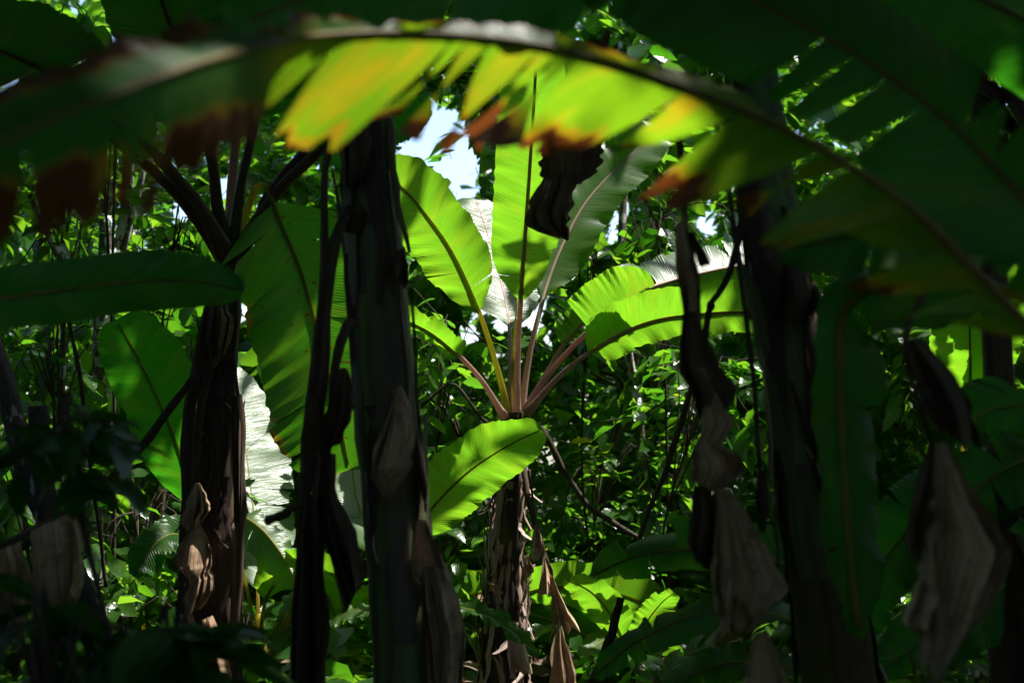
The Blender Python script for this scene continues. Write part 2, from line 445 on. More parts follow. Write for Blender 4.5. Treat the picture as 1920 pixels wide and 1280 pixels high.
def drape(parent, left, right, d, mat='dead', pleats=3, amp=.03, thick=.04, seed=0, rows=26, cols=40, name='dead_leaf', twist=0.0, jag=.03, noise=.008, label=None, fine=.5):
    """a dried leaf hanging folded on itself: two edge lines in photograph pixels, crumpled sheet looped between them"""
    rng = random.Random(seed * 31 + 7)
    def pt(p): return arr(at(p[0], p[1], p[2] if len(p) > 2 else d))
    def edge(line):
        W = np.array([pt(p) for p in line]); S = catmull(W, rows)
        s = np.concatenate([[0], np.cumsum(np.linalg.norm(np.diff(W, axis=0), axis=1))]); u = np.linspace(0, s[-1], rows)
        return .12 * S + .88 * np.stack([np.interp(u, s, W[:, k]) for k in range(3)], 1)
    A = edge(left); B = edge(right)
    kn = max(6, rows // 2)
    notch = [np.array([abs(rng.gauss(0, .05)) + (.5 * rng.random() if rng.random() < .45 else 0) for _ in range(kn)]) for _ in (0, 1)]
    back = -arr(FWD)
    w2, w3 = Wob(rng, (2, 5, 9)), Wob(rng, (3, 6, 11))
    # crumple: random creases across and down the sheet, straight facets between them
    nk = pleats * 2 + 4; nl = 4
    kx = np.sort(np.concatenate([[0, 1], np.array([rng.random() for _ in range(nk)])])); kt = np.linspace(0, 1, nl)
    kz = np.array([[rng.gauss(0, 1) for _ in kx] for _ in kt]); sgn = np.array([(-1) ** c for c in range(len(kx))])
    kz = kz * .5 + sgn[None] * (.35 + .9 * np.array([rng.random() for _ in kx]))[None]
    kl = np.array([1 - max(0, rng.gauss(.08, .2)) * (c % 2) for c in range(len(kx))])      # strips torn to different lengths
    tw = rng.uniform(-.9, .9); tp = rng.uniform(0, 3)
    V = []; UV = []
    Ln = length(A); span0 = float(np.linalg.norm(A - B, axis=1).max())
    th0, th1 = .25, 2 * math.pi * .80
    for i in range(rows):
        t = i / (rows - 1)
        for j in range(cols):
            q = j / (cols - 1); th = th0 + (th1 - th0) * q
            s = (1 - math.cos(th)) / 2
            if s < .25: s += (.25 - s) * float(np.interp(t, np.linspace(0, 1, kn), notch[0])) * min(1, t * 4)
            elif s > .75: s -= (s - .75) * float(np.interp(t, np.linspace(0, 1, kn), notch[1])) * min(1, t * 4)
            te = t * (float(np.interp(q, kx, kl)) if t > .5 else 1 - (1 - float(np.interp(q, kx, kl))) * t)
            f = te * (rows - 1); i0 = min(int(f), rows - 2); fr = f - i0
            a_ = A[i0] * (1 - fr) + A[i0 + 1] * fr; b_ = B[i0] * (1 - fr) + B[i0 + 1] * fr
            cross = b_ - a_; wd = float(np.linalg.norm(cross)); g = min(1.0, wd / max(span0, 1e-6))
            zc = [float(np.interp(q, kx, kz[m_])) for m_ in range(nl)]
            dep = thick * math.sin(th) * g * .8 + amp * 2.1 * g * float(np.interp(te, kt, zc)) * (.4 + .6 * te)
            dep += (s - .5) * wd * tw * math.sin(te * 3.0 + tp)
            p = a_ + cross * s + back * dep
            V.append(p); UV.append((q * span0 * 1.6, te * Ln))
    F = [(i * cols + j, i * cols + j + 1, (i + 1) * cols + j + 1, (i + 1) * cols + j) for i in range(rows - 1) for j in range(cols - 1)]
    o = mesh_obj(name, V, F, M[mat], parent, UV, smooth=False)
    if label: o['label'] = label
    return o

def strap(parent, pts, d, hw, mat='dead_dark', name='dead_petiole', seed=0, k=8, n=30, taper=.6):
    """a dried petiole, cane or vine: pts in photograph pixels, hw half width in pixels"""
    rng = random.Random(seed)
    W = [arr(at(p[0], p[1], p[2] if len(p) > 2 else d)) for p in pts]
    P = catmull(W, n)
    w = Wob(rng, (5, 13, 29))
    t = np.linspace(0, 1, n)
    R = hw * pxm(d) * (1 - (1 - taper) * t) * (1 + .10 * w(t * 2))
    w2 = Wob(rng, (3, 7, 13))
    P = P + np.outer(w2(t * 2) * R * .35, arr(RIGHT))
    return tube(name, P, R, M[mat], parent, k=k, squash=.75)

def pseudostem(parent, spec, mat='stem', seed=0, k=26, n=60, name='pseudostem'):
    """spec: (x, y, half width px, depth) from top to bottom; overlapping sheaths give the section its lobes"""
    rng = random.Random(seed)
    W = [np.append(arr(at(x, y, d)), hw * pxm(d)) for x, y, hw, d in spec]
    Q = catmull(W, n)
    P, R = Q[:, :3], Q[:, 3]
    ph = [rng.uniform(0, 6.28) for _ in range(4)]; wo = Wob(rng, (3, 8, 17))
    def bump(s, th):
        lob = .05 * np.abs(np.sin(1.5 * th + ph[0] + s * .5)) + .035 * np.abs(np.sin(2.5 * th + ph[1] - s * .8)) + .02 * np.sin(9 * th + ph[2] + 3 * np.sin(s * 2)) + .012 * np.sin(17 * th + ph[3] + s)
        return .95 + lob + .03 * float(wo(s * 2.2))
    o = tube(name, P, R, M[mat], parent, k=k, ref=(1, .2, 0), bump=bump)
    return o, P, R

def sheaths(parent, P, R, count, mat, seed=0, lo=.05, hi=.95, wmin=.012, wmax=.04, peel=.05, lmin=.15, lmax=.6, name='sheath', face=(0, 2 * math.pi)):
    """torn strips of old leaf sheath lying along a stem, their ends peeling off; each a part"""
    rng = random.Random(seed)
    n = len(P); H = length(P)
    T = unit(np.gradient(P, axis=0)); A = unit(np.cross(T, arr((1, .2, 0)))); B = np.cross(T, A)
    for c in range(count):
        t0 = rng.uniform(lo, hi); ln = rng.uniform(lmin, lmax) / H; t1 = min(t0 + ln, .995)
        th = rng.uniform(*face); tw = rng.gauss(0, .25); w = rng.uniform(wmin, wmax)
        top = rng.random() < .6
        pe = rng.uniform(.2, 1.0) * peel; kk = 9; V = []; UV = []
        kinks = Wob(rng, (6, 14, 25)); side = rng.gauss(0, .35)
        for i in range(kk):
            q = i / (kk - 1); t = t0 + (t1 - t0) * q
            f = min(t * (n - 1), n - 1.001); a = int(f); fr = f - a
            p = P[a] * (1 - fr) + P[a + 1] * fr; r = R[a] * (1 - fr) + R[a + 1] * fr
            e = (1 - q) if top else q
            lift = r * 1.08 + .004 + pe * e ** 3 + .004 * float(kinks(q * 3))
            an = th + tw * q + side * e ** 3
            ww = w * (1 - .75 * e ** 2) * (1 + .15 * float(kinks(q * 5)))
            for s in (-1, 0, 1):
                aa = an + s * ww / max(r, .02) * .5
                V.append(p + (A[a] * math.cos(aa) + B[a] * math.sin(aa)) * (lift + (.006 if s == 0 else 0)))
                UV.append((s * ww + c * .1, t * H))
        F = [(i * 3 + j, i * 3 + j + 1, i * 3 + j + 4, i * 3 + j + 3) for i in range(kk - 1) for j in range(2)]
        mesh_obj(name, V, F, M[mat], parent, UV)

# ---- small leaves
LV = arr([(0, 0, 0), (.32, .19, .05), (.32, 0, 0), (.32, -.19, .05), (.68, .15, .02), (.68, 0, -.03), (.68, -.15, .02), (1.0, 0, -.12)])
LF = [(0, 2, 1), (0, 3, 2), (1, 2, 5, 4), (2, 3, 6, 5), (4, 5, 7), (5, 6, 7)]
LT = [(0, 2, 1), (0, 3, 2), (1, 2, 5), (1, 5, 4), (2, 3, 6), (2, 6, 5), (4, 5, 7), (5, 6, 7)]
def leaf_cloud(name, pos, dirs, ups, size, aspect, mat, parent=None, rng=None):
    """one mesh of many leaves (numpy); pos, dirs, ups: (n,3), size: (n,)"""
    n = len(pos)
    D = unit(dirs); U = unit(ups - D * (ups * D).sum(1, keepdims=True)); S = np.cross(U, D)
    asp = np.broadcast_to(np.asarray(aspect, float), (n,))
    V = pos[:, None, :] + size[:, None, None] * (LV[None, :, 0, None] * D[:, None, :] + LV[None, :, 1, None] * asp[:, None, None] * S[:, None, :] + LV[None, :, 2, None] * U[:, None, :])
    tri = (np.array(LT)[None] + (np.arange(n) * 8)[:, None, None]).reshape(-1, 3)
    me = bpy.data.meshes.new(name)
    nv, nt = n * 8, len(tri)
    me.vertices.add(nv); me.vertices.foreach_set('co', V.astype(np.float32).ravel())
    me.loops.add(nt * 3); me.loops.foreach_set('vertex_index', tri.astype(np.int32).ravel())
    me.polygons.add(nt); me.polygons.foreach_set('loop_start', np.arange(0, nt * 3, 3, dtype=np.int32)); me.polygons.foreach_set('loop_total', np.full(nt, 3, dtype=np.int32))
    me.polygons.foreach_set('use_smooth', np.ones(nt, dtype=bool))
    a = me.attributes.new('rnd', 'FLOAT', 'POINT')
    a.data.foreach_set('value', np.repeat((rng or np.random.default_rng(1)).random(n), 8).astype(np.float32))
    me.update(); me.validate()
    me.materials.append(M[mat])
    o = bpy.data.objects.new(name, me); COL.objects.link(o)
    if parent is not None: attach(o, parent)
    return o

def sprays(rng, centers, per, spread, lsize, nleaf=(7, 13), length_=(.25, .6), droop=.25):
    """leafy twigs scattered round clump centres -> leaf arrays"""
    c = np.repeat(centers, per, axis=0)
    sp = np.repeat(np.broadcast_to(np.asarray(spread, float), (len(centers),)), per)
    off = rng.normal(size=(len(c), 3)); off = unit(off) * (rng.random((len(c), 1)) ** .45)
    off *= sp[:, None] * np.array([1, 1, .75])
    o = c + off
    d = unit(off + rng.normal(size=off.shape) * .5 * sp[:, None] + np.array([0, 0, -droop]) * sp[:, None])
    lz = np.repeat(np.broadcast_to(np.asarray(lsize, float), (len(centers),)), per)
    ln = rng.uniform(*length_, size=len(c)) * np.clip(lz / lz.mean(), .7, 1.6)
    P, D, U, S = [], [], [], []
    mx = nleaf[1]
    cnt = rng.integers(nleaf[0], nleaf[1] + 1, size=len(c))
    upw = np.array([0, 0, 1.0])
    side = unit(np.cross(d, upw + rng.normal(size=d.shape) * .25))
    for k in range(mx):
        ok = cnt > k
        f = (k + .6) / np.maximum(cnt, 1)
        p = o + d * (ln * f)[:, None] + np.array([0, 0, -1.0]) * (droop * ln * f ** 2)[:, None]
        sg = 1 if k % 2 else -1
        ld = d * .65 + side * sg * .9 + rng.normal(size=d.shape) * .28 + np.array([0, 0, -droop * 1.1])
        up = upw + rng.normal(size=d.shape) * .38
        P.append(p[ok]); D.append(ld[ok]); U.append(up[ok]); S.append((lz * rng.uniform(.7, 1.25, size=len(c)))[ok])
    return np.vstack(P), np.vstack(D), np.vstack(U), np.concatenate(S), (o, d, ln)

def twigs(name, items, mat, parent=None, r=.004):
    """thin three-sided sticks joined into one mesh: list of (a, b, ra, rb)"""
    V = []; F = []; UV = []
    for a, b, ra, rb in items:
        a = arr(a); b = arr(b); t = unit(b - a); x = unit(np.cross(t, arr((.3, .2, 1)))); y = np.cross(t, x); b0 = len(V)
        for p, rr in ((a, ra), (b, rb)):
            for k in range(3):
                th = k * 2.094
                V.append(p + (x * math.cos(th) + y * math.sin(th)) * rr); UV.append((k * .02, p[2] * 1.0))
        F += [(b0 + k, b0 + (k + 1) % 3, b0 + 3 + (k + 1) % 3, b0 + 3 + k) for k in range(3)]
    return mesh_obj(name, V, F, M[mat], parent, UV)

def trunk_tube(name, P, R, mat, parent, seed=0, k=12):
    rng = random.Random(seed); ph = rng.uniform(0, 6); wo = Wob(rng, (4, 9, 21))
    def bump(s, th): return 1 + .06 * np.sin(3 * th + ph + s) + .04 * np.sin(7 * th + 2 * s + ph) + .05 * float(wo(s * 3))
    return tube(name, P, R, M[mat], parent, k=k, ref=(1, .3, 0), bump=bump)
# ------------------------------------------------------------------ the setting: ground, forest, shade trees
def build_ground():
    n = 80; xs = np.linspace(-60, 60, n); ys = np.linspace(-40, 90, n)
    w = Wob(random.Random(3), (.5, 1.1, 2.3)); w2 = Wob(random.Random(4), (.4, .9, 2.0))
    V = [(x, y, .05 * float(w(x)) + .05 * float(w2(y)) - .12) for y in ys for x in xs]
    F = [(j * n + i, j * n + i + 1, (j + 1) * n + i + 1, (j + 1) * n + i) for j in range(n - 1) for i in range(n - 1)]
    o = mesh_obj('ground', V, F, M['soil'])
    tag(o, 'dark forest soil under the undergrowth', 'ground', kind='structure')
build_ground()

RNG = np.random.default_rng(11)
# openings in the forest through which the sky shows: (x, y, radius) in photograph pixels
GAPS = [(818, 262, 58), (845, 320, 56), (790, 300, 46), (870, 350, 26), (770, 260, 30), (955, 585, 36), (905, 560, 28), (1005, 575, 22), (880, 625, 14), (448, 590, 18), (1165, 395, 16), (1150, 440, 12), (240, 70, 22), (30, 178, 24),
        (1330, 420, 16), (1245, 545, 8), (400, 420, 16), (345, 395, 16), (330, 655, 10), (1020, 620, 8), (420, 350, 14), (1900, 170, 24), (1880, 100, 18), (640, 520, 10)]
GD = [(unit(arr(at(x, y, 1.0) - CP)), r * pxm(1.0)) for x, y, r in GAPS]
def outside_gaps(P, keep=.02, grow=1.0, D=None, S=None):
    ok = np.ones(len(P), bool); ext = 0.0
    if D is not None: P = P + unit(D) * S[:, None] * .5; ext = S * .25
    rel = P - arr(CP)
    for d, r in GD:
        t = rel @ d
        dist = np.linalg.norm(rel - t[:, None] * d, axis=1)
        ok &= ~((dist < r * t * grow + ext) & (t > 0))
    return ok | (RNG.random(len(P)) < keep)
# sun flecks: spots kept clear of canopy leaves so the sun reaches them, (x, y, depth, radius in metres)
FLECKS = [(545, 185, 2.05, .02), (600, 140, 2.15, .03), (660, 120, 2.2, .03), (720, 115, 2.25, .035), (790, 130, 2.3, .03), (860, 120, 2.32, .025), (930, 215, 2.35, .03), (1000, 235, 2.36, .03), (1090, 230, 2.36, .035), (1160, 235, 2.36, .02), (1230, 285, 2.36, .03), (1290, 300, 2.36, .025),
          (555, 745, 6.25, .12), (590, 700, 6.25, .06), (650, 815, 6.2, .1), (480, 85, 1.75, .035), (1690, 530, 3.1, .05), (1750, 515, 3.1, .05), (705, 50, 2.4, .04),
          (800, 1000, 4.7, .05), (1050, 1130, 7.2, .25), (960, 1000, 7.7, .5), (860, 960, 7.35, .03), (1300, 1000, 3.8, .04)]
FL = [(arr(at(x, y, d)), r) for x, y, d, r in FLECKS]
SUNA = arr(SUN)
CENTRE = [(arr(at(980, 430, 7.5)), 1.15), (arr(at(1230, 540, 8.0)), .9), (arr(at(490, 950, 9.0)), .6), (arr(at(455, 800, 9.9)), .6), (arr(at(660, 900, 8.8)), .5), (arr(at(960, 1020, 8.0)), .45), (arr(at(1100, 1110, 9.0)), .6), (arr(at(1830, 680, 9.5)), .8),
          (arr(at(1190, 960, 10.6)), .7), (arr(at(840, 650, 9.6)), .4), (arr(at(250, 1060, 9.2)), .5), (arr(at(500, 740, 9.3)), .4), (arr(at(90, 820, 9.6)), .4), (arr(at(650, 1110, 8.4)), .45), (arr(at(1150, 1130, 8.1)), .5), (arr(at(260, 1090, 8.4)), .3), (arr(at(1150, 450, 11)), .5), (arr(at(340, 400, 11)), .45), (arr(at(1300, 800, 10.5)), .5)]
SPRIGS = [(arr(at(1150, 590, 7.6)), .12), (arr(at(850, 870, 7.3)), .12)]
def sun_gap(P, D=None, S=None):  # drops leaves standing between the sun and the spots meant to be lit
    ext = 0.05
    if D is not None: P = P + unit(D) * S[:, None] * .5; ext = S * .27
    ok = np.ones(len(P), bool)
    for c, r in FL:
        rel = P - c; t = rel @ SUNA
        ok &= ~((np.linalg.norm(rel - t[:, None] * SUNA, axis=1) < r + ext) & (t > 0))
    big = np.ones(len(P), bool)
    for c, r in CENTRE:
        rel = P - c; t = rel @ SUNA
        big &= ~((np.linalg.norm(rel - t[:, None] * SUNA, axis=1) < r) & (t > 0))
    spr = np.zeros(len(P), bool)               # sprigs that throw their shadows on the broad leaf
    for c, r in SPRIGS:
        rel = P - c; t = rel @ SUNA
        spr |= (np.linalg.norm(rel - t[:, None] * SUNA, axis=1) < r) & (t > 0)
    return ok & (big | (RNG.random(len(P)) < np.where(spr, .4, .05)))
def in_view_low(P, margin=1.04):
    """True where a crown would hang into the picture"""
    rel = P - arr(CP); d = rel @ arr(FWD); x = rel @ arr(RIGHT); y = rel @ arr(UPV)
    return (d > .1) & (np.abs(x) < TH * d * margin + .3) & (np.abs(y) < TH / 1.5 * d * margin + .3)

def crown_leaves(rng, cx, cy, cz, rx, ry, rz, n, size):
    o = unit(rng.normal(size=(n, 3))) * rng.random((n, 1)) ** .4
    clump = unit(rng.normal(size=(40, 3))) * rng.random((40, 1)) ** .4
    k = rng.integers(0, 40, n); o = o * .45 + clump[k] * .75
    P = np.array([cx, cy, cz]) + o * np.array([rx, ry, rz])
    D = rng.normal(size=(n, 3)) + np.array([0, 0, -.5]); U = rng.normal(size=(n, 3)) * .55 + np.array([0, 0, 1.0])
    return P, D, U, size * rng.uniform(.7, 1.25, n)

def shade_tree(label, base, top, r, crown, n, size, seed, group=None, hide=True, mat='leaf_c', extra=()):
    rng = np.random.default_rng(seed)
    t = thing('shade_tree', label, 'tree', (base[0], base[1], 0), group)
    b = arr((base[0], base[1], -.1)); tp = arr(top)
    mid = (b + tp) / 2 + rng.normal(size=3) * [.25, .25, 0]
    P = catmull([b, mid, tp], 22); R = np.linspace(r, r * .5, 22)
    trunk_tube('trunk', P, R, 'bark_dark', t, seed)
    cx, cy, cz, rx, ry, rz = crown
    for i in range(6):
        a = rng.uniform(0, 6.28)
        e = np.array([cx + math.cos(a) * rx * .65, cy + math.sin(a) * ry * .65, cz + rng.uniform(-.3, .4) * rz])
        s = P[rng.integers(14, 21)]
        Q = catmull([s, (s + e) / 2 + np.array([0, 0, .4]), e], 12)
        if hide and in_view_low(Q[3:]).any(): continue
        trunk_tube('limb', Q, np.linspace(r * .35, r * .1, 12), 'bark_dark', t, seed + i, k=7)
    P, D, U, S = crown_leaves(rng, cx, cy, cz, rx, ry, rz, n, size)
    ok = sun_gap(P, D, S) & (P[:, 2] > 1.0)
    if hide: ok &= ~in_view_low(P)
    else: ok &= outside_gaps(P, D=D, S=S)
    P, D, U, S = P[ok], D[ok], U[ok], S[ok]
    for e in extra:                            # leaves added on a sun ray to shade the broad leaf
        k = 3
        P = np.vstack([P, arr(e)[None] + rng.normal(size=(k, 3)) * .07]); D = np.vstack([D, rng.normal(size=(k, 3)) * [1, 1, .3]])
        U = np.vstack([U, SUNA[None] + rng.normal(size=(k, 3)) * .2]); S = np.concatenate([S, rng.uniform(.32, .5, k)])
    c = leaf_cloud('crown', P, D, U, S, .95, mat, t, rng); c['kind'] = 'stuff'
    return t
# added outside the frame, overhead and behind, to shade the near plants
G = 'added shade trees out of view'
shade_tree('added unseen tall shade tree left of the near plants', (-4.2, 2.5), (-3.2, 3.4, 6.0), .2, (-2.6, 4.2, 6.9, 3.6, 3.4, 1.3), 7600, .42, 1, G)
shade_tree('added unseen broad shade tree leaning in from beyond the brown stem', (4.6, 3.2), (3.6, 4.0, 6.2), .22, (2.6, 4.4, 7.0, 3.8, 3.4, 1.4), 7600, .42, 2, G)
shade_tree('added unseen shade tree with a spreading crown above the clearing edge', (-3.0, -2.2), (-1.5, -.6, 6.0), .2, (-.5, .8, 6.8, 4.2, 3.4, 1.4), 6800, .42, 3, G)
shade_tree('added unseen shade tree with crooked limbs behind the viewpoint', (3.8, -3.0), (2.6, -2.0, 6.0), .2, (2.2, -2.4, 6.2, 4.4, 3.6, 1.8), 1500, .45, 4, G)
shade_tree('added unseen low crowned shade tree behind the viewpoint', (-4.5, -5.0), (-3.2, -4.2, 4.6), .2, (-2.6, -4.4, 4.6, 4.2, 3.0, 2.4), 700, .45, 5, G)
shade_tree('added unseen shade tree rising beyond the dark straps of the banana grove', (-6.0, 8.4), (-4.2, 8.4, 6.2), .2, (-2.6, 8.6, 7.0, 3.0, 2.4, 1.4), 6000, .36, 6, G)
shade_tree('added unseen shade tree rising beyond the torn banana leaves', (7.0, 8.0), (5.2, 8.2, 6.4), .2, (4.3, 8.2, 7.1, 2.8, 2.6, 1.5), 5200, .36, 7, G, extra=[at(845, 880, 7.35) + SUN * 4.6])
shade_tree('added unseen small shade tree with its crown over the near banana grove', (0.9, -1.8), (.6, .5, 5.0), .12, (.3, 5.2, 7.7, 3.2, 4.2, 1.0), 7400, .38, 8, G)

# the understory that closes the view: nobody could count these leaves
def build_forest():
    rng = np.random.default_rng(21)
    def clumps(n, y0, y1, zlo, zhi, xs=1.35):
        y = rng.uniform(y0, y1, n); x = rng.uniform(-1, 1, n) * (TH * y * xs + .8); z = zlo + (zhi - zlo) * rng.random(n) * (y / y1)
        return np.stack([x, y, z], 1)
    jobs = [('forest_foliage', 'dense glossy undergrowth behind the sunlit banana plant', clumps(230, 10.0, 15.0, .1, 6.4), 15, .75, .19, 'leaf_a', (.25, .55)),
            ('forest_foliage', 'pale sunlit saplings deeper in the forest', clumps(250, 14.0, 22.0, .1, 8.4), 15, 1.05, .25, 'leaf_b', (.3, .7)),
            ('forest_foliage', 'far wall of trees closing the forest', clumps(320, 22.0, 38.0, .2, 15.0), 14, 1.7, .42, 'leaf_b', (.5, 1.0))]
    for name, lab, C, per, spread, ls, mat, ll in jobs:
        P, D, U, S, (o, d, ln) = sprays(rng, C, per, spread, ls * rng.choice([.6, .85, 1.0, 1.3, 1.9], len(C), p=[.2, .25, .25, .2, .1]), length_=ll)
        ok = outside_gaps(P, D=D, S=S) & (P[:, 2] > .02)
        ok &= sun_gap(P, D, S) | (P[:, 2] < 2.4)
        f = leaf_cloud(name, P[ok], D[ok], U[ok], S[ok], rng.uniform(.95, 1.65, ok.sum()), mat, None, rng)
        tag(f, lab, 'undergrowth', kind='stuff')
        ok = outside_gaps(o + d * .2, keep=.25)
        items = [(o[i], o[i] + d[i] * ln[i] * .9, .005, .002) for i in np.where(ok)[0][::5]]
        tw = twigs('forest_twigs', items, 'vine'); tag(tw, 'thin twigs and bare sticks in the ' + lab, 'twigs', kind='stuff')
    # the high canopy over the whole forest
    n = 95; y = rng.uniform(10.5, 42, n); x = rng.uniform(-1, 1, n) * (5 + y * .55)
    C = np.stack([x, y, rng.uniform(7.0, 10.0, n) + .12 * (y - 11)], 1)
    P, D, U, S, _ = sprays(rng, C, 14, 1.25, .36, length_=(.5, 1.0))
    ok = outside_gaps(P, D=D, S=S) & sun_gap(P, D, S)
    f = leaf_cloud('forest_foliage', P[ok], D[ok], U[ok], S[ok], 1.0, 'leaf_a', None, rng)
    tag(f, 'high tree canopy over the undergrowth', 'canopy', kind='stuff')
    # low growth over the soil
    n = 260
    y = rng.uniform(6.8, 14, n); C = np.stack([rng.uniform(-1, 1, n) * (TH * y * 1.3 + .4), y, rng.uniform(.0, .5, n) * np.clip((y - 7) / 4, .15, 1)], 1)
    C = C[~((np.abs(C[:, 0]) < .55) & (C[:, 1] < 8.6))]
    P, D, U, S, _ = sprays(rng, C, 6, .35, rng.choice([.12, .18, .26], len(C)), length_=(.15, .4))
    ok = P[:, 2] > .0
    f = leaf_cloud('ground_cover_leaves', P[ok], D[ok], U[ok], S[ok], 1.1, 'leaf_a', None, rng)
    tag(f, 'low leafy ground cover along the foot of the banana plants', 'ground cover', kind='stuff')
    # all round the viewpoint, out of view: more forest, added to block skylight
    n = 700; a = rng.uniform(0, 6.28, n); r = rng.uniform(6.0, 15, n)
    C = np.stack([np.cos(a) * r, np.sin(a) * r, rng.uniform(.3, 9.0, n)], 1)
    C = C[~((np.abs(C[:, 0]) < TH * C[:, 1] * 1.25 + 1.6) & (C[:, 1] > 0))]
    C = C[~((C[:, 1] < -3.0) & (np.abs(C[:, 0]) < 7.5) & (C[:, 2] > 2.0) & (rng.random(len(C)) < .82))]      # clumps thinned behind the viewpoint to let in fill light
    P, D, U, S, _ = sprays(rng, C, 11, 1.3, .55, length_=(.5, 1.0))
    ok = (P[:, 2] > .02) & ~in_view_low(P) & sun_gap(P, D, S)
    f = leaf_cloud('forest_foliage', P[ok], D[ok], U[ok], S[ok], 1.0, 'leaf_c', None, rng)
    tag(f, 'unseen thick forest round and behind the viewpoint', 'undergrowth', kind='stuff')
    # fallen leaves
    n = 5000; y = rng.uniform(2, 16, n); P = np.stack([rng.uniform(-1, 1, n) * (TH * y * 1.3 + .5), y, np.full(n, -.01)], 1)
    P[:, 2] = rng.uniform(-.03, .05, n)
    f = leaf_cloud('leaf_litter', P, rng.normal(size=(n, 3)) * [1, 1, .2], rng.normal(size=(n, 3)) * .4 + [0, 0, 1], rng.uniform(.08, .25, n), 1.2, 'litter', None, rng)
    tag(f, 'brown fallen leaves on the forest floor', 'leaf litter', kind='stuff')
build_forest()

# trees whose trunks can be told apart
def forest_tree(label, pts, hw, d, crown, n=900, size=.26, seed=0, mat='bark', name='forest_tree', forks=(), group='slender forest trees', down=True):
    rng = np.random.default_rng(seed + 900)
    W = [arr(at(p[0], p[1], p[2] if len(p) > 2 else d)) for p in pts]        # top to bottom
    foot = W[-1].copy(); foot[2] = -.1
    if down and W[-1][2] > .1: W.append(foot)
    t = thing(name, label, 'tree', (foot[0], foot[1], 0), group)
    P = catmull(W, 40); R = hw * pxm(d) * np.linspace(.75, 1.2, 40)
    trunk_tube('trunk', P, R, mat, t, seed)
    for i, (fp, fhw) in enumerate(forks):
        Q = catmull([arr(at(p[0], p[1], p[2] if len(p) > 2 else d)) for p in fp], 20)
        trunk_tube('limb', Q, fhw * pxm(d) * np.linspace(.7, 1.1, 20), mat, t, seed + i + 1, k=9)
    if crown:
        cx, cy, cz, rx, ry, rz = crown
        Q = catmull([W[0], (W[0] + arr((cx, cy, cz))) / 2 + [0, 0, .3], arr((cx, cy, cz))], 14)
        trunk_tube('limb', Q, hw * pxm(d) * np.linspace(.75, .3, 14), mat, t, seed + 77, k=9)
        P, D, U, S = crown_leaves(rng, cx, cy, cz, rx, ry, rz, n, size)
        ok = outside_gaps(P, D=D, S=S) & sun_gap(P, D, S)
        c = leaf_cloud('crown', P[ok], D[ok], U[ok], S[ok], .95, 'leaf_a', t, rng); c['kind'] = 'stuff'
    return t
forest_tree('broken grey trunk with white lichen patches above the round-tipped green leaf', [(202, 335), (198, 460), (192, 600), (186, 740), (178, 900)], 17, 10.0, None, seed=1, name='tree_snag')
forest_tree('smooth pale forked trunk beside the broken lichen-spotted snag', [(244, 250), (240, 340), (230, 420), (214, 500), (205, 620)], 12, 10.6, (-3.2, 11.0, 6.6, 1.9, 1.6, 1.4), seed=2, forks=[([(282, 250), (262, 350), (235, 450), (216, 520)], 8)])
forest_tree('slim mottled trunk rising under the drooping sunlit leaves', [(1160, 560), (1176, 650), (1190, 740), (1205, 860), (1215, 1000)], 10, 11.2, (1.2, 12.2, 7.4, 1.9, 1.6, 1.3), seed=3, forks=[([(1120, 690), (1150, 678), (1190, 700)], 7), ([(1060, 655), (1100, 690), (1150, 720), (1165, 710)], 5)])
forest_tree('stouter brown trunk between the slim mottled trunk and the crumpled dead leaf', [(1240, 560), (1256, 660), (1268, 780), (1280, 940)], 14, 11.8, (2.2, 13.0, 7.6, 2.0, 1.7, 1.4), seed=4)
forest_tree('thin straight trunk behind the pale V-folded leaf', [(1140, 240), (1165, 330), (1168, 430), (1190, 560)], 7, 12.5, (1.6, 14, 8.0, 1.6, 1.6, 1.2), seed=5)
forest_tree('twin thin trunk leaning between the hanging dead leaves', [(1195, 300), (1218, 400), (1228, 520), (1232, 620)], 9, 12.0, (2.6, 13.4, 8.0, 1.6, 1.6, 1.2), seed=6)
forest_tree('dark leaning trunk with moss at the lower edge of the grove', [(-40, 560, 6.4), (10, 720, 6.2), (60, 890, 6.0), (140, 1080, 5.9), (205, 1280, 5.8)], 25, 6.0, None, seed=7, mat='bark_dark', name='leaning_tree')
forest_tree('dark upright trunk below the hanging brown leaf rags', [(70, 760), (88, 950), (105, 1120), (118, 1300)], 24, 5.6, None, seed=8, mat='bark_dark', name='leaning_tree')
forest_tree('thin sapling stem slanting over the long horizontal leaf', [(55, 365), (80, 420), (108, 485), (120, 540)], 6, 8.6, None, seed=9, mat='bark', name='thin_sapling')
forest_tree('bare trunk crossing behind the round-tipped green leaf', [(410, 700, 10), (330, 800, 10), (300, 930, 10), (290, 1100, 10)], 10, 10.0, None, seed=10)

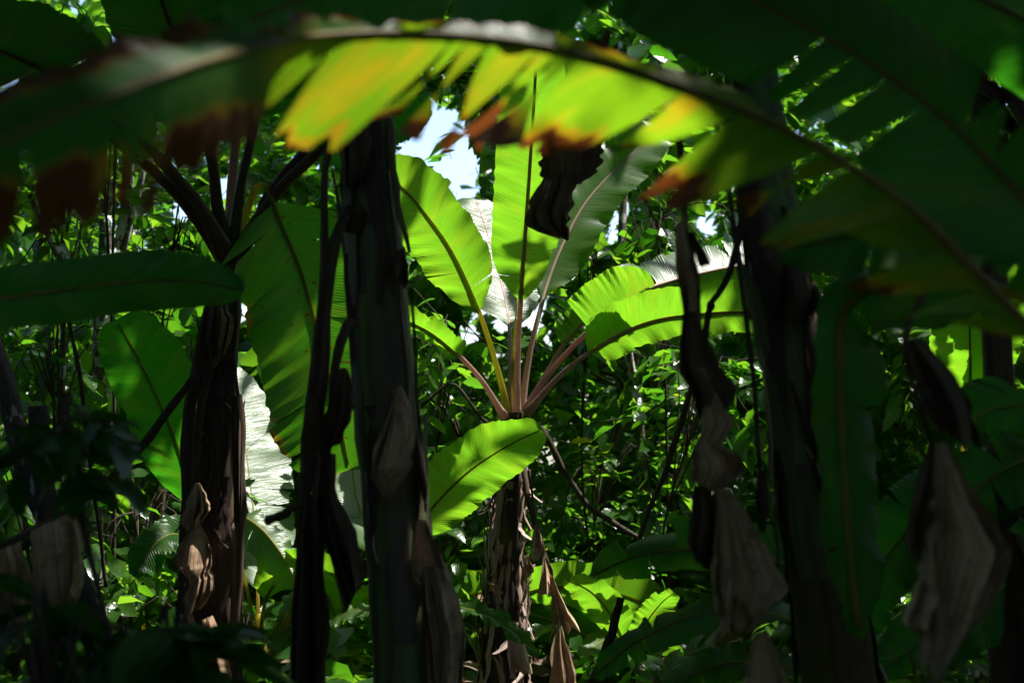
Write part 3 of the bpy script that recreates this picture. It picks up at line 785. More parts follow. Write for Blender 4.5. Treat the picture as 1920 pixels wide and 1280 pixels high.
# saplings near enough for single leaves
def leaf_mesh(name, aspect, bend):
    me = bpy.data.meshes.new(name)
    V = LV.copy(); V[:, 1] *= aspect; V[:, 2] *= bend
    me.from_pydata([tuple(v) for v in V], [], LF)
    me.polygons.foreach_set('use_smooth', [True] * len(me.polygons))
    return me
def sapling(label, x, y, d, spread, nspray, ls, seed, mat='leaf_a', aspect=1.4, name='sapling', nl=(6, 10), ll=(.25, .5), droop=.3, group='saplings among the banana plants', gaps=True):
    rng = np.random.default_rng(seed + 300)
    c = arr(at(x, y, d))
    t = thing(name, label, 'sapling', (c[0], c[1], 0), group)
    P, D, U, S, (o, dd, ln) = sprays(rng, c[None], nspray, spread, ls, nleaf=nl, length_=ll, droop=droop)
    foot = arr((c[0] + rng.normal() * .2, c[1] + .1, -.1))
    Q = catmull([foot, (foot + c) / 2 + rng.normal(size=3) * [.1, .1, 0], c], 16)
    tube('stem', Q, np.linspace(.012, .006, 16), M['vine'], t, k=6)
    for i in range(nspray):
        e = o[i] + dd[i] * ln[i]
        if gaps and not outside_gaps(e[None], keep=.1)[0]: continue
        B = catmull([Q[rng.integers(9, 16)], (c + o[i]) / 2 + [0, 0, .08], o[i], e], 10)
        tube('branch', B, np.linspace(.006, .0025, 10), M['vine'], t, k=4)
    ms = [leaf_mesh('leaf', aspect * k, b) for k, b in ((.85, 1.0), (1.05, .6), (1.2, 1.6))]
    for me in ms: me.materials.append(M[mat])
    Dn = unit(D); Un = unit(U - Dn * (U * Dn).sum(1, keepdims=True)); Sn = np.cross(Un, Dn)
    ok = outside_gaps(P, keep=.05, D=D, S=S) if gaps else np.ones(len(P), bool)
    for i in np.where(ok)[0]:
        lf = bpy.data.objects.new('leaf', ms[int(rng.integers(0, 3))]); COL.objects.link(lf)
        s = S[i]
        m = Matrix(((Dn[i][0] * s, Sn[i][0] * s, Un[i][0] * s, P[i][0]), (Dn[i][1] * s, Sn[i][1] * s, Un[i][1] * s, P[i][1]), (Dn[i][2] * s, Sn[i][2] * s, Un[i][2] * s, P[i][2]), (0, 0, 0, 1)))
        lf.parent = t; lf.matrix_basis = Matrix.Translation(Vector((-c[0], -c[1], 0))) @ m
    return t
sapling('leafy sapling with glinting leaves between the front stem and the sunlit crown', 835, 640, 9.4, .42, 12, .15, 1, 'leaf_b')
sapling('dark bushy sapling behind the drooping sunlit leaves', 1240, 410, 9.6, .62, 13, .18, 2)
sapling('sapling with drooping leaves in front of the mottled trunks', 1130, 860, 10.2, .55, 12, .17, 3)
sapling('shrub with long strap leaves between the spotted hanging leaf and the glaring white leaf', 540, 720, 10.4, .42, 9, .3, 4, 'leaf_b', .8)
sapling('sapling behind the broken lichen-spotted snag', 120, 420, 9.0, .6, 12, .19, 5)
sapling('shady sapling under the long horizontal leaf', 90, 660, 8.4, .5, 11, .18, 6)
sapling('broad-leaved shrub at the foot of the round-tipped green leaf', 250, 960, 8.4, .6, 13, .17, 7)
sapling('thin-leaved shrub behind the dark leaning trunk', 30, 880, 7.6, .5, 10, .16, 8)
sapling('sapling seen between the crumpled dead leaf and the brown stem', 1320, 740, 9.0, .45, 11, .18, 9)
sapling('pale sunlit shrub beside the shaggy trunk', 1120, 1000, 10.2, .5, 12, .17, 10, 'leaf_b')
sapling('dim sapling below the low arching leaf of the sunlit plant', 840, 770, 9.6, .42, 11, .15, 11)
sapling('pale shrub at the foot of the straight-stemmed banana plant', 230, 1140, 8.0, .45, 10, .16, 12, 'leaf_b')
sapling('pale sprig in the gap beside the shaggy trunk and the front stem', 855, 1010, 8.8, .3, 8, .13, 13, 'leaf_b')
sapling('sapling in the gap under the pale V-folded leaf', 1110, 500, 9.8, .45, 10, .15, 14)
sapling('sapling with lobed leaves beyond the blackened hanging fronds', 1890, 200, 8.6, .5, 10, .24, 15, 'leaf_b', 1.2)
sapling('small sapling framed by the bare brown petioles', 330, 420, 9.2, .4, 10, .15, 16)
sapling('sapling hung with thin leaves under the dark top leaves', 180, 90, 8.4, .45, 11, .18, 17, 'leaf_b')
sapling('tiny-leaved shrub low beside the dark cane', 1250, 1180, 9.4, .4, 10, .13, 18, 'leaf_b')
sapling('yellow-green shrub in the light below the white leaf', 440, 1230, 9.2, .4, 9, .16, 19, 'leaf_b')
# ------------------------------------------------------------------ the sunlit banana plant in the clearing
def base_of(x, d): 
    p = at(x, 640, d); return (p[0], p[1], 0)
def sunlit_plant():
    t = thing('banana_plant', 'sunlit banana plant with glowing leaves and shaggy peeling trunk', 'banana plant', base_of(950, 8.0), 'banana plants')
    o, P, R = pseudostem(t, [(964, 772, 17, 8.0), (960, 850, 18, 8.0), (955, 920, 21, 8.0), (948, 1010, 26, 8.0), (946, 1120, 33, 8.0), (946, 1300, 42, 8.0)], 'stem_dark', 5)
    sheaths(t, P, R, 70, 'sheath', 8, lo=.12, hi=.9, wmin=.015, wmax=.045, peel=.06, lmin=.12, lmax=.5)
    sheaths(t, P, R, 46, 'sheath_dark', 9, lo=.05, hi=.9, wmin=.02, wmax=.06, peel=.05, lmin=.2, lmax=.6)
    sheaths(t, P, R, 26, 'sheath', 18, lo=.15, hi=.9, wmin=.025, wmax=.06, peel=.12, lmin=.1, lmax=.3)
    sheaths(t, P, R, 16, 'dead', 19, lo=.5, hi=.95, wmin=.04, wmax=.08, peel=.1, lmin=.12, lmax=.3)
    k = dict(rib='petiole')
    # long leaf rising to the front stem
    banana_leaf(t, [(955, 785, 8.0), (932, 690, 7.95), (898, 585, 7.85), (850, 478, 7.68), (795, 398, 7.5), (748, 346, 7.38), (700, 305, 7.3)], 74, (.05, -.5, .87), tb=.37, mat='young', fold=(.12, .1), curl=(-.1, -.2), r0=.0135, r1=.006, base=.25, tip=.5, ruffle=.018, tears=(2, 2), gap=.12, seg_rot=.05, seed=1, sweep=.3, rib='petiole_green')
    # upright middle leaf
    banana_leaf(t, [(968, 782, 7.97), (972, 640, 7.84), (980, 520, 7.58), (988, 410, 7.34), (996, 290, 7.1), (1004, 160, 6.88), (1008, 60, 6.75)], 65, (0, -.5, .87), tb=.31, mat='young', fold=(.05, .12), curl=(0, -.1), r0=.0135, r1=.006, base=.22, tip=.28, ruffle=.01, tears=(1, 2), gap=.12, seg_rot=.05, seed=2, sweep=.25, **k)
    # V-folded leaf to the right of it
    g = (.12, .48, .87)
    banana_leaf(t, [(976, 775, 8.02), (994, 660, 8.05)] + on_plane([(1012, 585), (1030, 520), (1060, 448), (1105, 370), (1185, 288), (1250, 235)], 8.1, g), 60, g, tb=.30, mat='young', fold=(.25, .1), curl=(-.1, .1), wl=.95, wr=1.0, r0=.0135, r1=.006, base=.25, tip=.35, ruffle=.02, seed=3, sweep=.3, **k)
    # leaf on the far side, its glossy upper face to the viewer
    g = mirror_normal(930, 500)
    banana_leaf(t, [(962, 775, 8.1), (958, 690, 8.2)] + on_plane([(956, 610), (938, 520), (915, 440), (890, 370)], 8.4, g), 84, g, tb=.33, mat='waxy', fold=(.05, .05), curl=(-.15, -.1), wl=1.1, wr=.9, r0=.014, r1=.005, base=.3, tip=.35, seed=4, ruffle=.012, **k)
    # right pair, arching out
    g = mirror_normal(1300, 500)
    banana_leaf(t, [(985, 770, 7.95), (1036, 690, 7.9), (1100, 622, 7.8)] + on_plane([(1180, 556), (1270, 522), (1400, 496), (1500, 500)], 7.74, g), 64, g, tb=.40, mat='waxy', fold=(.05, -1.0), curl=(-.1, -.35), wl=1.15, wr=.95, r0=.0135, r1=.006, base=.03, tip=.3, tears=(2, 3), torn=(.3, 1), seed=5, ruffle=.012, sweep=.1, seg_rot=.06, gap=.2, **k)
    banana_leaf(t, [(985, 770, 7.93), (1036, 690, 7.88), (1090, 628, 7.8), (1140, 582, 7.72), (1190, 550, 7.66), (1230, 530, 7.6)], 66, (-.3, -.25, .9), tb=.56, mat='young', fold=(.1, .1), curl=(.1, .1), wl=1.0, wr=.12, r0=.008, r1=.004, base=.04, tip=.5, seed=6, ruffle=.01, rib_on=False, sweep=.1, name='torn_blade')
    banana_leaf(t, [(988, 776, 7.9), (1050, 705, 7.8), (1130, 645, 7.65), (1210, 606, 7.5), (1300, 590, 7.35), (1420, 586, 7.25), (1540, 610, 7.2)], 62, (-.1, -.3, .9), tb=.28, mat='young', fold=(.15, .25), curl=(.0, .0), wl=1.0, wr=.62, r0=.0135, r1=.006, base=.1, tip=.35, seed=7, ruffle=.02, sweep=.25, **k)
    # short inner leaf
    banana_leaf(t, [(985, 770, 8.05), (1030, 690, 8.1), (1062, 640, 8.15), (1110, 592, 8.2), (1180, 545, 8.3)], 42, (-.2, -.2, .9), tb=.45, mat='young', fold=(.2, .3), wl=.95, wr=.3, r0=.014, r1=.005, base=.12, tip=.6, seed=8, **k)
    # low leaf arching to the left
    banana_leaf(t, [(945, 785, 7.95), (900, 712, 7.8), (840, 650, 7.6), (785, 612, 7.45), (720, 592, 7.3), (650, 600, 7.2)], 34, (-.25, -.5, .85), tb=.40, mat='young', fold=(.35, .2), wl=.62, wr=1.0, r0=.0135, r1=.006, base=.08, tip=.5, seed=9, ruffle=.015, **k)
    # furled new leaf
    tube('furled_leaf', catmull([arr(at(962, 770, 8.03)), arr(at(962, 680, 8.05)), arr(at(966, 610, 8.05)), arr(at(970, 560, 8.05))], 20), np.linspace(.012, .004, 20), M['petiole_green'], t, k=7)
    # dried leaf chain on its bent stalk
    strap(t, [(980, 860, 7.8), (992, 940, 7.7), (1012, 1020, 7.6), (1036, 1090, 7.55), (1052, 1160, 7.5)], 7.6, 7, 'dead_dark', 'dead_petiole', 3)
    strap(t, [(992, 880, 7.7), (1003, 985, 7.62)], 7.6, 3, 'dead_dark', 'dead_petiole', 4)
    drape(t, [(1003, 982), (996, 1010), (993, 1045), (1000, 1052)], [(1006, 982), (1016, 1000), (1022, 1030), (1012, 1050)], 7.55, 'dead', 1, .02, .02, 11, rows=14, cols=24, jag=.01)
    drape(t, [(1018, 1042), (1014, 1070), (1008, 1105), (1014, 1115)], [(1024, 1042), (1036, 1065), (1044, 1095), (1040, 1108)], 7.5, 'dead', 1, .02, .03, 12, rows=14, cols=24, jag=.01)
    drape(t, [(1030, 1078), (1032, 1120), (1036, 1160), (1028, 1200)], [(1036, 1078), (1048, 1105), (1066, 1145), (1090, 1178)], 7.45, 'dead', 1, .03, .04, 13, rows=18, cols=30, jag=.015)
    drape(t, [(1046, 1172), (1032, 1210), (1028, 1250), (1026, 1310)], [(1052, 1172), (1066, 1210), (1078, 1250), (1094, 1310)], 7.5, 'dead', 3, .03, .06, 14, rows=20, cols=40, jag=.02)
    drape(t, [(985, 1040), (980, 1065), (978, 1092)], [(990, 1040), (1000, 1062), (1002, 1070)], 7.8, 'dead', 1, .015, .02, 15, rows=12, cols=20, jag=.01)
    drape(t, [(955, 1170), (950, 1200), (952, 1250), (965, 1275)], [(965, 1165), (985, 1195), (992, 1235), (1002, 1262)], 7.62, 'sheath', 2, .03, .03, 16, rows=14, cols=26, jag=.02)
    return t
sunlit_plant()

# ------------------------------------------------------------------ young plant behind the front stem: the broad leaf with petiole shadows
def broad_leaf_plant():
    t = thing('banana_plant', 'young banana plant whose broad rounded leaf crosses the shaggy trunk', 'banana plant', base_of(735, 7.4), 'banana plants')
    pseudostem(t, [(735, 1130, 16, 7.5), (738, 1220, 20, 7.5), (740, 1330, 24, 7.5)], 'stem', 7, n=20)
    banana_leaf(t, [(735, 1140, 7.5), (752, 1050, 7.45), (795, 972, 7.4), (865, 895, 7.3), (940, 842, 7.2), (1016, 804, 7.12)], 66, (-.1, -.45, .85), tb=.28, mat='young', fold=(.1, .1), curl=(-.1, -.15), r0=.011, r1=.003, base=.25, tip=.5, seed=11, sweep=.3, ruffle=.012, rib='petiole_green')
    g = mirror_normal(660, 880)
    banana_leaf(t, [(735, 1140, 7.5), (720, 1060, 7.7)] + on_plane([(690, 990), (668, 930), (658, 850), (652, 800)], 8.2, g), 84, g, tb=.3, mat='waxy', fold=(.05, .05), r0=.012, r1=.003, base=.3, tip=.4, seed=12, ruffle=.012)
    banana_leaf(t, [(742, 1150, 7.45), (790, 1125, 7.3), (860, 1136, 7.2), (930, 1160, 7.1), (1012, 1228, 7.0)], 20, (.3, .6, .6), tb=.35, mat='mature', fold=(.5, .5), r0=.008, r1=.003, base=.3, tip=.5, seed=13)
    banana_leaf(t, [(735, 1150, 7.45), (700, 1140, 7.6), (650, 1150, 7.7), (600, 1180, 7.8)], 30, (.1, .9, .45), tb=.2, mat='waxy', fold=(.1, .1), r0=.008, r1=.003, seed=14)
    return t
broad_leaf_plant()

# ------------------------------------------------------------------ low plant behind the shaggy trunk
def low_plant():
    t = thing('banana_plant', 'low banana plant behind the shaggy trunk with wide lime leaves', 'banana plant', base_of(1010, 9.0), 'banana plants')
    pseudostem(t, [(930, 1130, 14, 9.0), (930, 1230, 20, 9.0), (930, 1330, 24, 9.0)], 'stem', 17, n=20)
    banana_leaf(t, [(930, 1140, 9.0), (985, 1112, 8.9), (1050, 1100, 8.8), (1130, 1106, 8.7), (1210, 1130, 8.6), (1270, 1170, 8.5)], 62, (0, -.2, 1), n1=(.1, .2, 1), tb=.12, mat='young', fold=(.1, -.2), wl=.8, wr=1.25, curl=(0, -.3), r0=.014, r1=.004, base=.15, tip=.45, seed=21, ruffle=.015)
    banana_leaf(t, [(930, 1140, 9.0), (905, 1112, 8.9), (870, 1118, 8.8), (830, 1138, 8.7)], 46, (0, -.2, 1), tb=.1, mat='young', fold=(.1, .1), r0=.012, r1=.004, base=.15, tip=.5, seed=22)
    banana_leaf(t, [(930, 1150, 9.1), (990, 1150, 8.9), (1080, 1180, 8.7), (1170, 1240, 8.5)], 46, (.1, .5, .8), tb=.1, mat='mature', fold=(.1, .1), r0=.012, r1=.004, seed=23)
    return t
low_plant()

def low_sucker(label, x, d, top, leaves, seed):
    t = thing('banana_sucker', label, 'banana plant', base_of(x, d), 'banana suckers near the ground')
    pseudostem(t, [(x, top, 8, d), (x + 2, (top + 1300) / 2, 12, d), (x + 4, 1330, 16, d)], 'stem', seed, n=16)
    for i, (pts, w, nn) in enumerate(leaves):
        banana_leaf(t, [(x, top + 10, d)] + pts, w, nn, tb=.18, mat='young', fold=(.1, .1), curl=(-.15, -.15), r0=.009, r1=.003, base=.25, tip=.5, seed=seed + i, ruffle=.01, sweep=.25, tears=(1, 1), gap=.2, seg_rot=.05)
    return t
low_sucker('lime banana sucker low between the black straps and the front stem', 640, 8.6, 1200, [([(620, 1130, 8.45), (590, 1080, 8.3), (548, 1050, 8.15)], 40, (0, -.5, .86)), ([(665, 1150, 8.5), (690, 1120, 8.4), (720, 1110, 8.3)], 34, (0, -.5, .86)), ([(640, 1180, 8.3), (622, 1190, 8.1), (596, 1225, 7.9)], 26, (.1, .7, .6))], 231)
low_sucker('lime banana sucker low beyond the dried leaf chain', 1180, 8.4, 1220, [([(1150, 1160, 8.2), (1110, 1110, 8.0), (1060, 1085, 7.85)], 42, (0, -.5, .86)), ([(1210, 1170, 8.3), (1240, 1130, 8.2), (1265, 1110, 8.1)], 34, (0, -.5, .86)), ([(1160, 1200, 8.2), (1130, 1200, 8.0), (1090, 1230, 7.8)], 30, (.1, .7, .6))], 241)
low_sucker('lime banana sucker low at the foot of the leaning pole', 270, 8.6, 1180, [([(262, 1120, 8.5), (240, 1080, 8.35), (200, 1060, 8.2)], 34, (0, -.5, .86)), ([(285, 1120, 8.5), (300, 1085, 8.4), (325, 1070, 8.3)], 34, (0, -.5, .86))], 251)

# ------------------------------------------------------------------ white-glaring young plant on the left
def white_leaf_plant():
    t = thing('banana_plant', 'young banana plant with white glaring leaves beside the straight dark stem', 'banana plant', base_of(487, 8.6), 'banana plants')
    pseudostem(t, [(484, 1150, 10, 8.6), (486, 1230, 15, 8.6), (488, 1330, 20, 8.6)], 'petiole_green', 27, n=20)
    g = mirror_normal(480, 860)
    banana_leaf(t, [(486, 1190, 8.6)] + on_plane([(484, 1110), (482, 1020), (472, 930), (460, 840), (442, 750), (428, 680)], 8.65, g), 92, g, tb=.12, mat='waxy', fold=(.06, .06), curl=(-.1, -.1), r0=.011, r1=.004, base=.3, tip=.55, seed=31, tears=(2, 3), gap=.3, seg_rot=.06, ruffle=.012, rib='petiole_green')
    banana_leaf(t, [(484, 1190, 8.55), (462, 1090, 8.4), (440, 1000, 8.3), (452, 968, 8.2), (490, 990, 8.1), (530, 1040, 8.0), (560, 1100, 7.95)], 42, (.45, .8, .4), n1=(.4, .75, .5), tb=.40, mat='waxy', fold=(.2, -.9), curl=(-.2, -.5), wl=.8, wr=1.5, r0=.010, r1=.004, base=.1, tip=.35, seed=32, tears=(0, 3), gap=.3)
    banana_leaf(t, [(487, 1200, 8.5), (500, 1120, 8.3), (540, 1070, 8.1), (590, 1060, 8.0), (640, 1090, 7.9)], 40, (.1, -.3, .9), tb=.3, mat='young', fold=(.1, -.3), r0=.01, r1=.004, seed=33)
    banana_leaf(t, [(487, 1210, 8.6), (520, 1170, 8.5), (560, 1120, 8.5), (600, 1090, 8.5), (650, 1080, 8.6)], 36, (.0, .8, .5), tb=.3, mat='waxy', fold=(.1, .1), r0=.01, r1=.004, seed=34)
    banana_leaf(t, [(489, 1280, 8.4), (480, 1250, 8.3), (466, 1235, 8.2), (440, 1300, 8.1)], 26, (.3, .8, .5), tb=.2, mat='waxy', fold=(.2, .2), r0=.008, r1=.003, seed=35)
    strap(t, [(545, 1150), (520, 1210), (488, 1290)], 8.4, 7, 'petiole_green', 'petiole', 36)
    strap(t, [(445, 1085), (464, 1160), (482, 1240)], 8.4, 6, 'petiole', 'petiole', 37)
    return t
white_leaf_plant()

# ------------------------------------------------------------------ straight stem on the left with bare petioles
def straight_plant():
    t = thing('banana_plant', 'straight dark banana plant with a fan of bare brown petioles', 'banana plant', base_of(402, 6.5), 'banana plants')
    o, P, R = pseudostem(t, [(432, 470, 20, 6.5), (424, 560, 29, 6.5), (412, 660, 33, 6.5), (406, 780, 36, 6.5), (402, 950, 40, 6.5), (400, 1120, 44, 6.5), (400, 1310, 50, 6.5)], 'stem_dark', 41)
    sheaths(t, P, R, 40, 'sheath_dark', 42, wmin=.02, wmax=.06, peel=.06, lmin=.2, lmax=.7)
    sheaths(t, P, R, 8, 'sheath', 43, lo=.3, hi=.9, wmin=.015, wmax=.035, peel=.04, lmin=.1, lmax=.25)
    k = dict(rib='petiole_dark', r1=.006)
    banana_leaf(t, [(424, 490, 6.5), (375, 420, 6.4), (320, 355, 6.25), (245, 285, 6.0), (120, 160, 5.6), (0, 95, 5.2), (-160, 40, 4.9)], 150, (.1, -.45, .85), tb=.42, mat='dark', r0=.024, base=.2, fold=(.1, .1), curl=(-.2, -.2), seed=41, tears=(2, 2), gap=.3, **k)
    banana_leaf(t, [(428, 490, 6.45), (380, 400, 6.3), (325, 330, 6.15), (262, 265, 5.9), (180, 215, 5.7), (60, 220, 5.5), (-60, 270, 5.4)], 70, (.1, -.3, .9), tb=.40, mat='old', r0=.026, fold=(.1, -.5), wl=.6, wr=1.1, base=.1, seed=42, tears=(3, 5), **k)
    banana_leaf(t, [(430, 480, 6.5), (408, 400, 6.4), (398, 310, 6.3), (372, 190, 6.1), (335, 85, 5.9), (298, -10, 5.7), (260, -120, 5.5)], 108, (.05, -.4, .9), tb=.36, mat='dark', r0=.024, base=.16, fold=(.08, .08), curl=(-.1, -.2), seed=43, **k)
    banana_leaf(t, [(434, 480, 6.52), (432, 380, 6.55), (440, 280, 6.5), (455, 120, 6.4), (475, -20, 6.3), (500, -150, 6.2)], 95, (0, -.35, .9), tb=.42, mat='dark', r0=.02, base=.2, fold=(.1, .1), seed=44, rib='petiole', r1=.006)
    banana_leaf(t, [(436, 480, 6.48), (446, 380, 6.45), (464, 290, 6.4), (500, 150, 6.3), (560, 0, 6.2), (620, -120, 6.1)], 90, (0, -.35, .9), tb=.42, mat='dark', r0=.02, base=.2, fold=(.1, .1), seed=45, **k)
    banana_leaf(t, [(440, 490, 6.45), (480, 420, 6.4), (530, 350, 6.3), (600, 285, 6.2), (690, 215, 6.1), (800, 170, 6.0)], 80, (0, -.35, .9), tb=.5, mat='dark', r0=.024, base=.2, fold=(.1, .1), seed=46, **k)
    strap(t, [(570, 280, 6.25), (520, 345, 6.35), (470, 430, 6.45), (445, 500, 6.5)], 6.4, 9, 'petiole_dark', 'petiole', 47)
    # large spotted leaf hanging down
    banana_leaf(t, [(442, 480, 6.55), (458, 410, 6.5), (478, 355, 6.42), (500, 352, 6.35), (522, 410, 6.3), (562, 505, 6.28), (598, 630, 6.25), (630, 760, 6.2), (655, 880, 6.2)], 158, (-.1, -.15, 1), tb=.30, mat='spotted', rib='petiole_green', fold=(.06, .06), curl=(-.1, .1), r0=.014, r1=.005, base=.13, tip=.38, seed=48, tears=(4, 3), gap=.5, seg_rot=.06, ruffle=.015, sweep=.35, m=10)
    # straps and rags
    strap(t, [(396, 575), (372, 680), (352, 850), (343, 1010), (336, 1160)], 6.35, 13, 'dead_dark', 'dead_petiole', 51)
    strap(t, [(404, 590), (384, 720), (366, 880), (352, 1010)], 6.3, 10, 'dead_dark', 'dead_petiole', 52)
    strap(t, [(446, 740), (450, 860), (446, 1000), (442, 1150), (440, 1300)], 6.3, 13, 'dead_dark', 'dead_petiole', 53)
    drape(t, [(446, 765), (436, 810), (438, 880), (440, 980)], [(450, 765), (458, 800), (458, 870), (454, 980)], 6.3, 'dead_dark', 1, .02, .03, 54, jag=.02, rows=16, cols=20)
    drape(t, [(392, 570), (384, 610), (382, 650), (388, 700)], [(420, 560), (434, 590), (434, 620), (424, 660)], 6.32, 'dead_dark', 2, .03, .06, 55)
    drape(t, [(404, 648), (396, 665), (388, 690)], [(420, 646), (422, 660), (404, 690)], 6.3, 'dead', 1, .01, .02, 50, rows=10, cols=18, jag=.01)
    drape(t, [(366, 905), (352, 940), (340, 975), (352, 1000)], [(374, 905), (386, 930), (392, 955), (376, 985)], 6.25, 'dead', 2, .03, .04, 56)
    drape(t, [(362, 985), (340, 1020), (328, 1055), (348, 1090)], [(376, 985), (396, 1030), (400, 1060), (384, 1090)], 6.22, 'dead', 2, .03, .06, 57)
    drape(t, [(360, 1068), (352, 1095), (346, 1120), (350, 1150)], [(386, 1060), (400, 1080), (398, 1105), (378, 1140)], 6.22, 'dead', 2, .03, .05, 58)
    drape(t, [(332, 1150), (318, 1200), (304, 1250), (300, 1320)], [(360, 1150), (380, 1190), (400, 1250), (420, 1320)], 6.2, 'dead', 3, .04, .08, 59)
    drape(t, [(380, 1160), (386, 1200), (396, 1250), (404, 1310)], [(398, 1155), (416, 1200), (432, 1260), (446, 1310)], 6.15, 'dead', 2, .03, .06, 60)
    return t
straight_plant()
c = thing('bamboo_cane', 'dark broken pole leaning against the straight dark stem', 'pole', base_of(200, 6.2))
strap(c, [(368, 700), (330, 752), (285, 815), (215, 890), (120, 960)], 6.2, 8, 'vine', 'cane', 61, taper=.9)
strap(c, [(120, 960), (40, 1030), (-60, 1110), (-150, 1200)], 6.2, 7, 'vine', 'cane', 62, taper=.9)

# ------------------------------------------------------------------ front stem, cut off at the top
def front_plant():
    t = thing('banana_plant', 'thick green-brown banana stem cut off at the top, dead rags on its side', 'banana plant', base_of(755, 4.8), 'banana plants')
    o, P, R = pseudostem(t, [(676, 20, 36, 4.88), (684, 120, 42, 4.86), (694, 300, 47, 4.85), (704, 450, 50, 4.82), (716, 620, 52, 4.8), (730, 800, 54, 4.8), (744, 1000, 56, 4.78), (756, 1150, 62, 4.76), (768, 1310, 70, 4.74)], 'stem', 71)
    sheaths(t, P, R, 9, 'sheath_dark', 72, wmin=.03, wmax=.07, peel=.04, lmin=.4, lmax=1.0)
    sheaths(t, P, R, 7, 'stem', 70, lo=.05, hi=.7, wmin=.09, wmax=.15, peel=.02, lmin=.6, lmax=1.3)
    sheaths(t, P, R, 6, 'sheath', 69, lo=.1, hi=.9, wmin=.006, wmax=.015, peel=.02, lmin=.3, lmax=.9)
    sheaths(t, P, R, 5, 'stem_dark', 73, lo=.0, hi=.3, wmin=.04, wmax=.08, peel=.05, lmin=.3, lmax=.7)
    # collar of rotten bases at the top
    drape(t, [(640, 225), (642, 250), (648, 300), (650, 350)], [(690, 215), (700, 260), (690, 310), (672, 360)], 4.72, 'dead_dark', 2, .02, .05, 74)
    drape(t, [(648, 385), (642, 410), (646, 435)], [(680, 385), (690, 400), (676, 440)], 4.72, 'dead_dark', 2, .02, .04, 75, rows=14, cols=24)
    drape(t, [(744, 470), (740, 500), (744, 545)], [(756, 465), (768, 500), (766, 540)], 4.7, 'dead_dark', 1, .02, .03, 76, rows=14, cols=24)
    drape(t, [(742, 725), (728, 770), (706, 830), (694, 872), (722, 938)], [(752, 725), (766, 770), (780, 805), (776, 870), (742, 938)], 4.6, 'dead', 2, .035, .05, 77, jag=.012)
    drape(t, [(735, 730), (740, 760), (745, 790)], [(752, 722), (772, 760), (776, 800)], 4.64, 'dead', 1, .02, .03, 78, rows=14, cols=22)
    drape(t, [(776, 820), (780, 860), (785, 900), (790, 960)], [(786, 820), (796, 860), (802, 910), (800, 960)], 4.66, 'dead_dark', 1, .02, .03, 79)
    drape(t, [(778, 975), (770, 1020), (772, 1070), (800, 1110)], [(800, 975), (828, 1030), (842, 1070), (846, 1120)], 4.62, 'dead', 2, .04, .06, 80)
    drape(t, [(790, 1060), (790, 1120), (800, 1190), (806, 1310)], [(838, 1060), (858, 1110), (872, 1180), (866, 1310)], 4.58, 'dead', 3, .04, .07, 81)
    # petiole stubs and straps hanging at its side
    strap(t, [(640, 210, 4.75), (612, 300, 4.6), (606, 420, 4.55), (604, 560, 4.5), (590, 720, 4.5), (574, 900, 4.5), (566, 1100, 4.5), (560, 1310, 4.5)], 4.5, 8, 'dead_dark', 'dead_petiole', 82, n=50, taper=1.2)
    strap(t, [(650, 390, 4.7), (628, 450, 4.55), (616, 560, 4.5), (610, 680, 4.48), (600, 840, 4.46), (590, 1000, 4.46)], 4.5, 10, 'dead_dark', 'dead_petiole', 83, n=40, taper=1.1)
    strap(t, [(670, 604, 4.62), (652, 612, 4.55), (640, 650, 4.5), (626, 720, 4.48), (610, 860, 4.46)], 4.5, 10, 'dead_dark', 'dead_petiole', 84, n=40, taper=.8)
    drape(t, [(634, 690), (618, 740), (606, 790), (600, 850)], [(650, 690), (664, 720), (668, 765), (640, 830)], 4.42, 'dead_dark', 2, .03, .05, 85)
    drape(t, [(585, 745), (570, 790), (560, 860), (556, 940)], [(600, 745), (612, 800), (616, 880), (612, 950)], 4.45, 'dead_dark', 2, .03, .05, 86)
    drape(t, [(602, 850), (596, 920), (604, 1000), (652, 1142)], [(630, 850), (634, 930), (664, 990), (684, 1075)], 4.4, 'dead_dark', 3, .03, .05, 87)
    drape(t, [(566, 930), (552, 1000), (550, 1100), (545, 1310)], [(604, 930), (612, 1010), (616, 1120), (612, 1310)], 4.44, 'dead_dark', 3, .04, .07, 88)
    strap(t, [(505, 975, 4.6), (545, 955, 4.5), (590, 930, 4.46)], 4.5, 10, 'dead_dark', 'dead_petiole', 89)
    return t
front_plant()

# ------------------------------------------------------------------ shaded round-tipped leaf on the left
def green_leaf_plant():
    t = thing('banana_plant', 'banana sucker with one smooth round-tipped green leaf by the leaning pole', 'banana plant', base_of(372, 7.2), 'banana plants')
    pseudostem(t, [(372, 1060, 14, 7.2), (374, 1180, 20, 7.2), (376, 1330, 26, 7.2)], 'stem', 91, n=20)
    banana_leaf(t, [(370, 1080, 7.2), (366, 980, 7.15), (350, 890, 7.1), (318, 800, 7.0), (278, 710, 6.9), (242, 640, 6.85), (216, 600, 6.8)], 84, (.1, -.4, .9), tb=.25, mat='mature', fold=(.08, .08), curl=(-.1, -.1), r0=.011, r1=.004, base=.25, tip=.34, seed=91, ruffle=.012, tears=(1, 0), gap=.05, seg_rot=.02, sweep=.3)
    banana_leaf(t, [(372, 1090, 7.2), (360, 1030, 7.0), (330, 1000, 6.8), (290, 1020, 6.6), (250, 1080, 6.5)], 40, (0, .4, .9), tb=.25, mat='dark', r0=.01, r1=.004, seed=92)
    return t
green_leaf_plant()

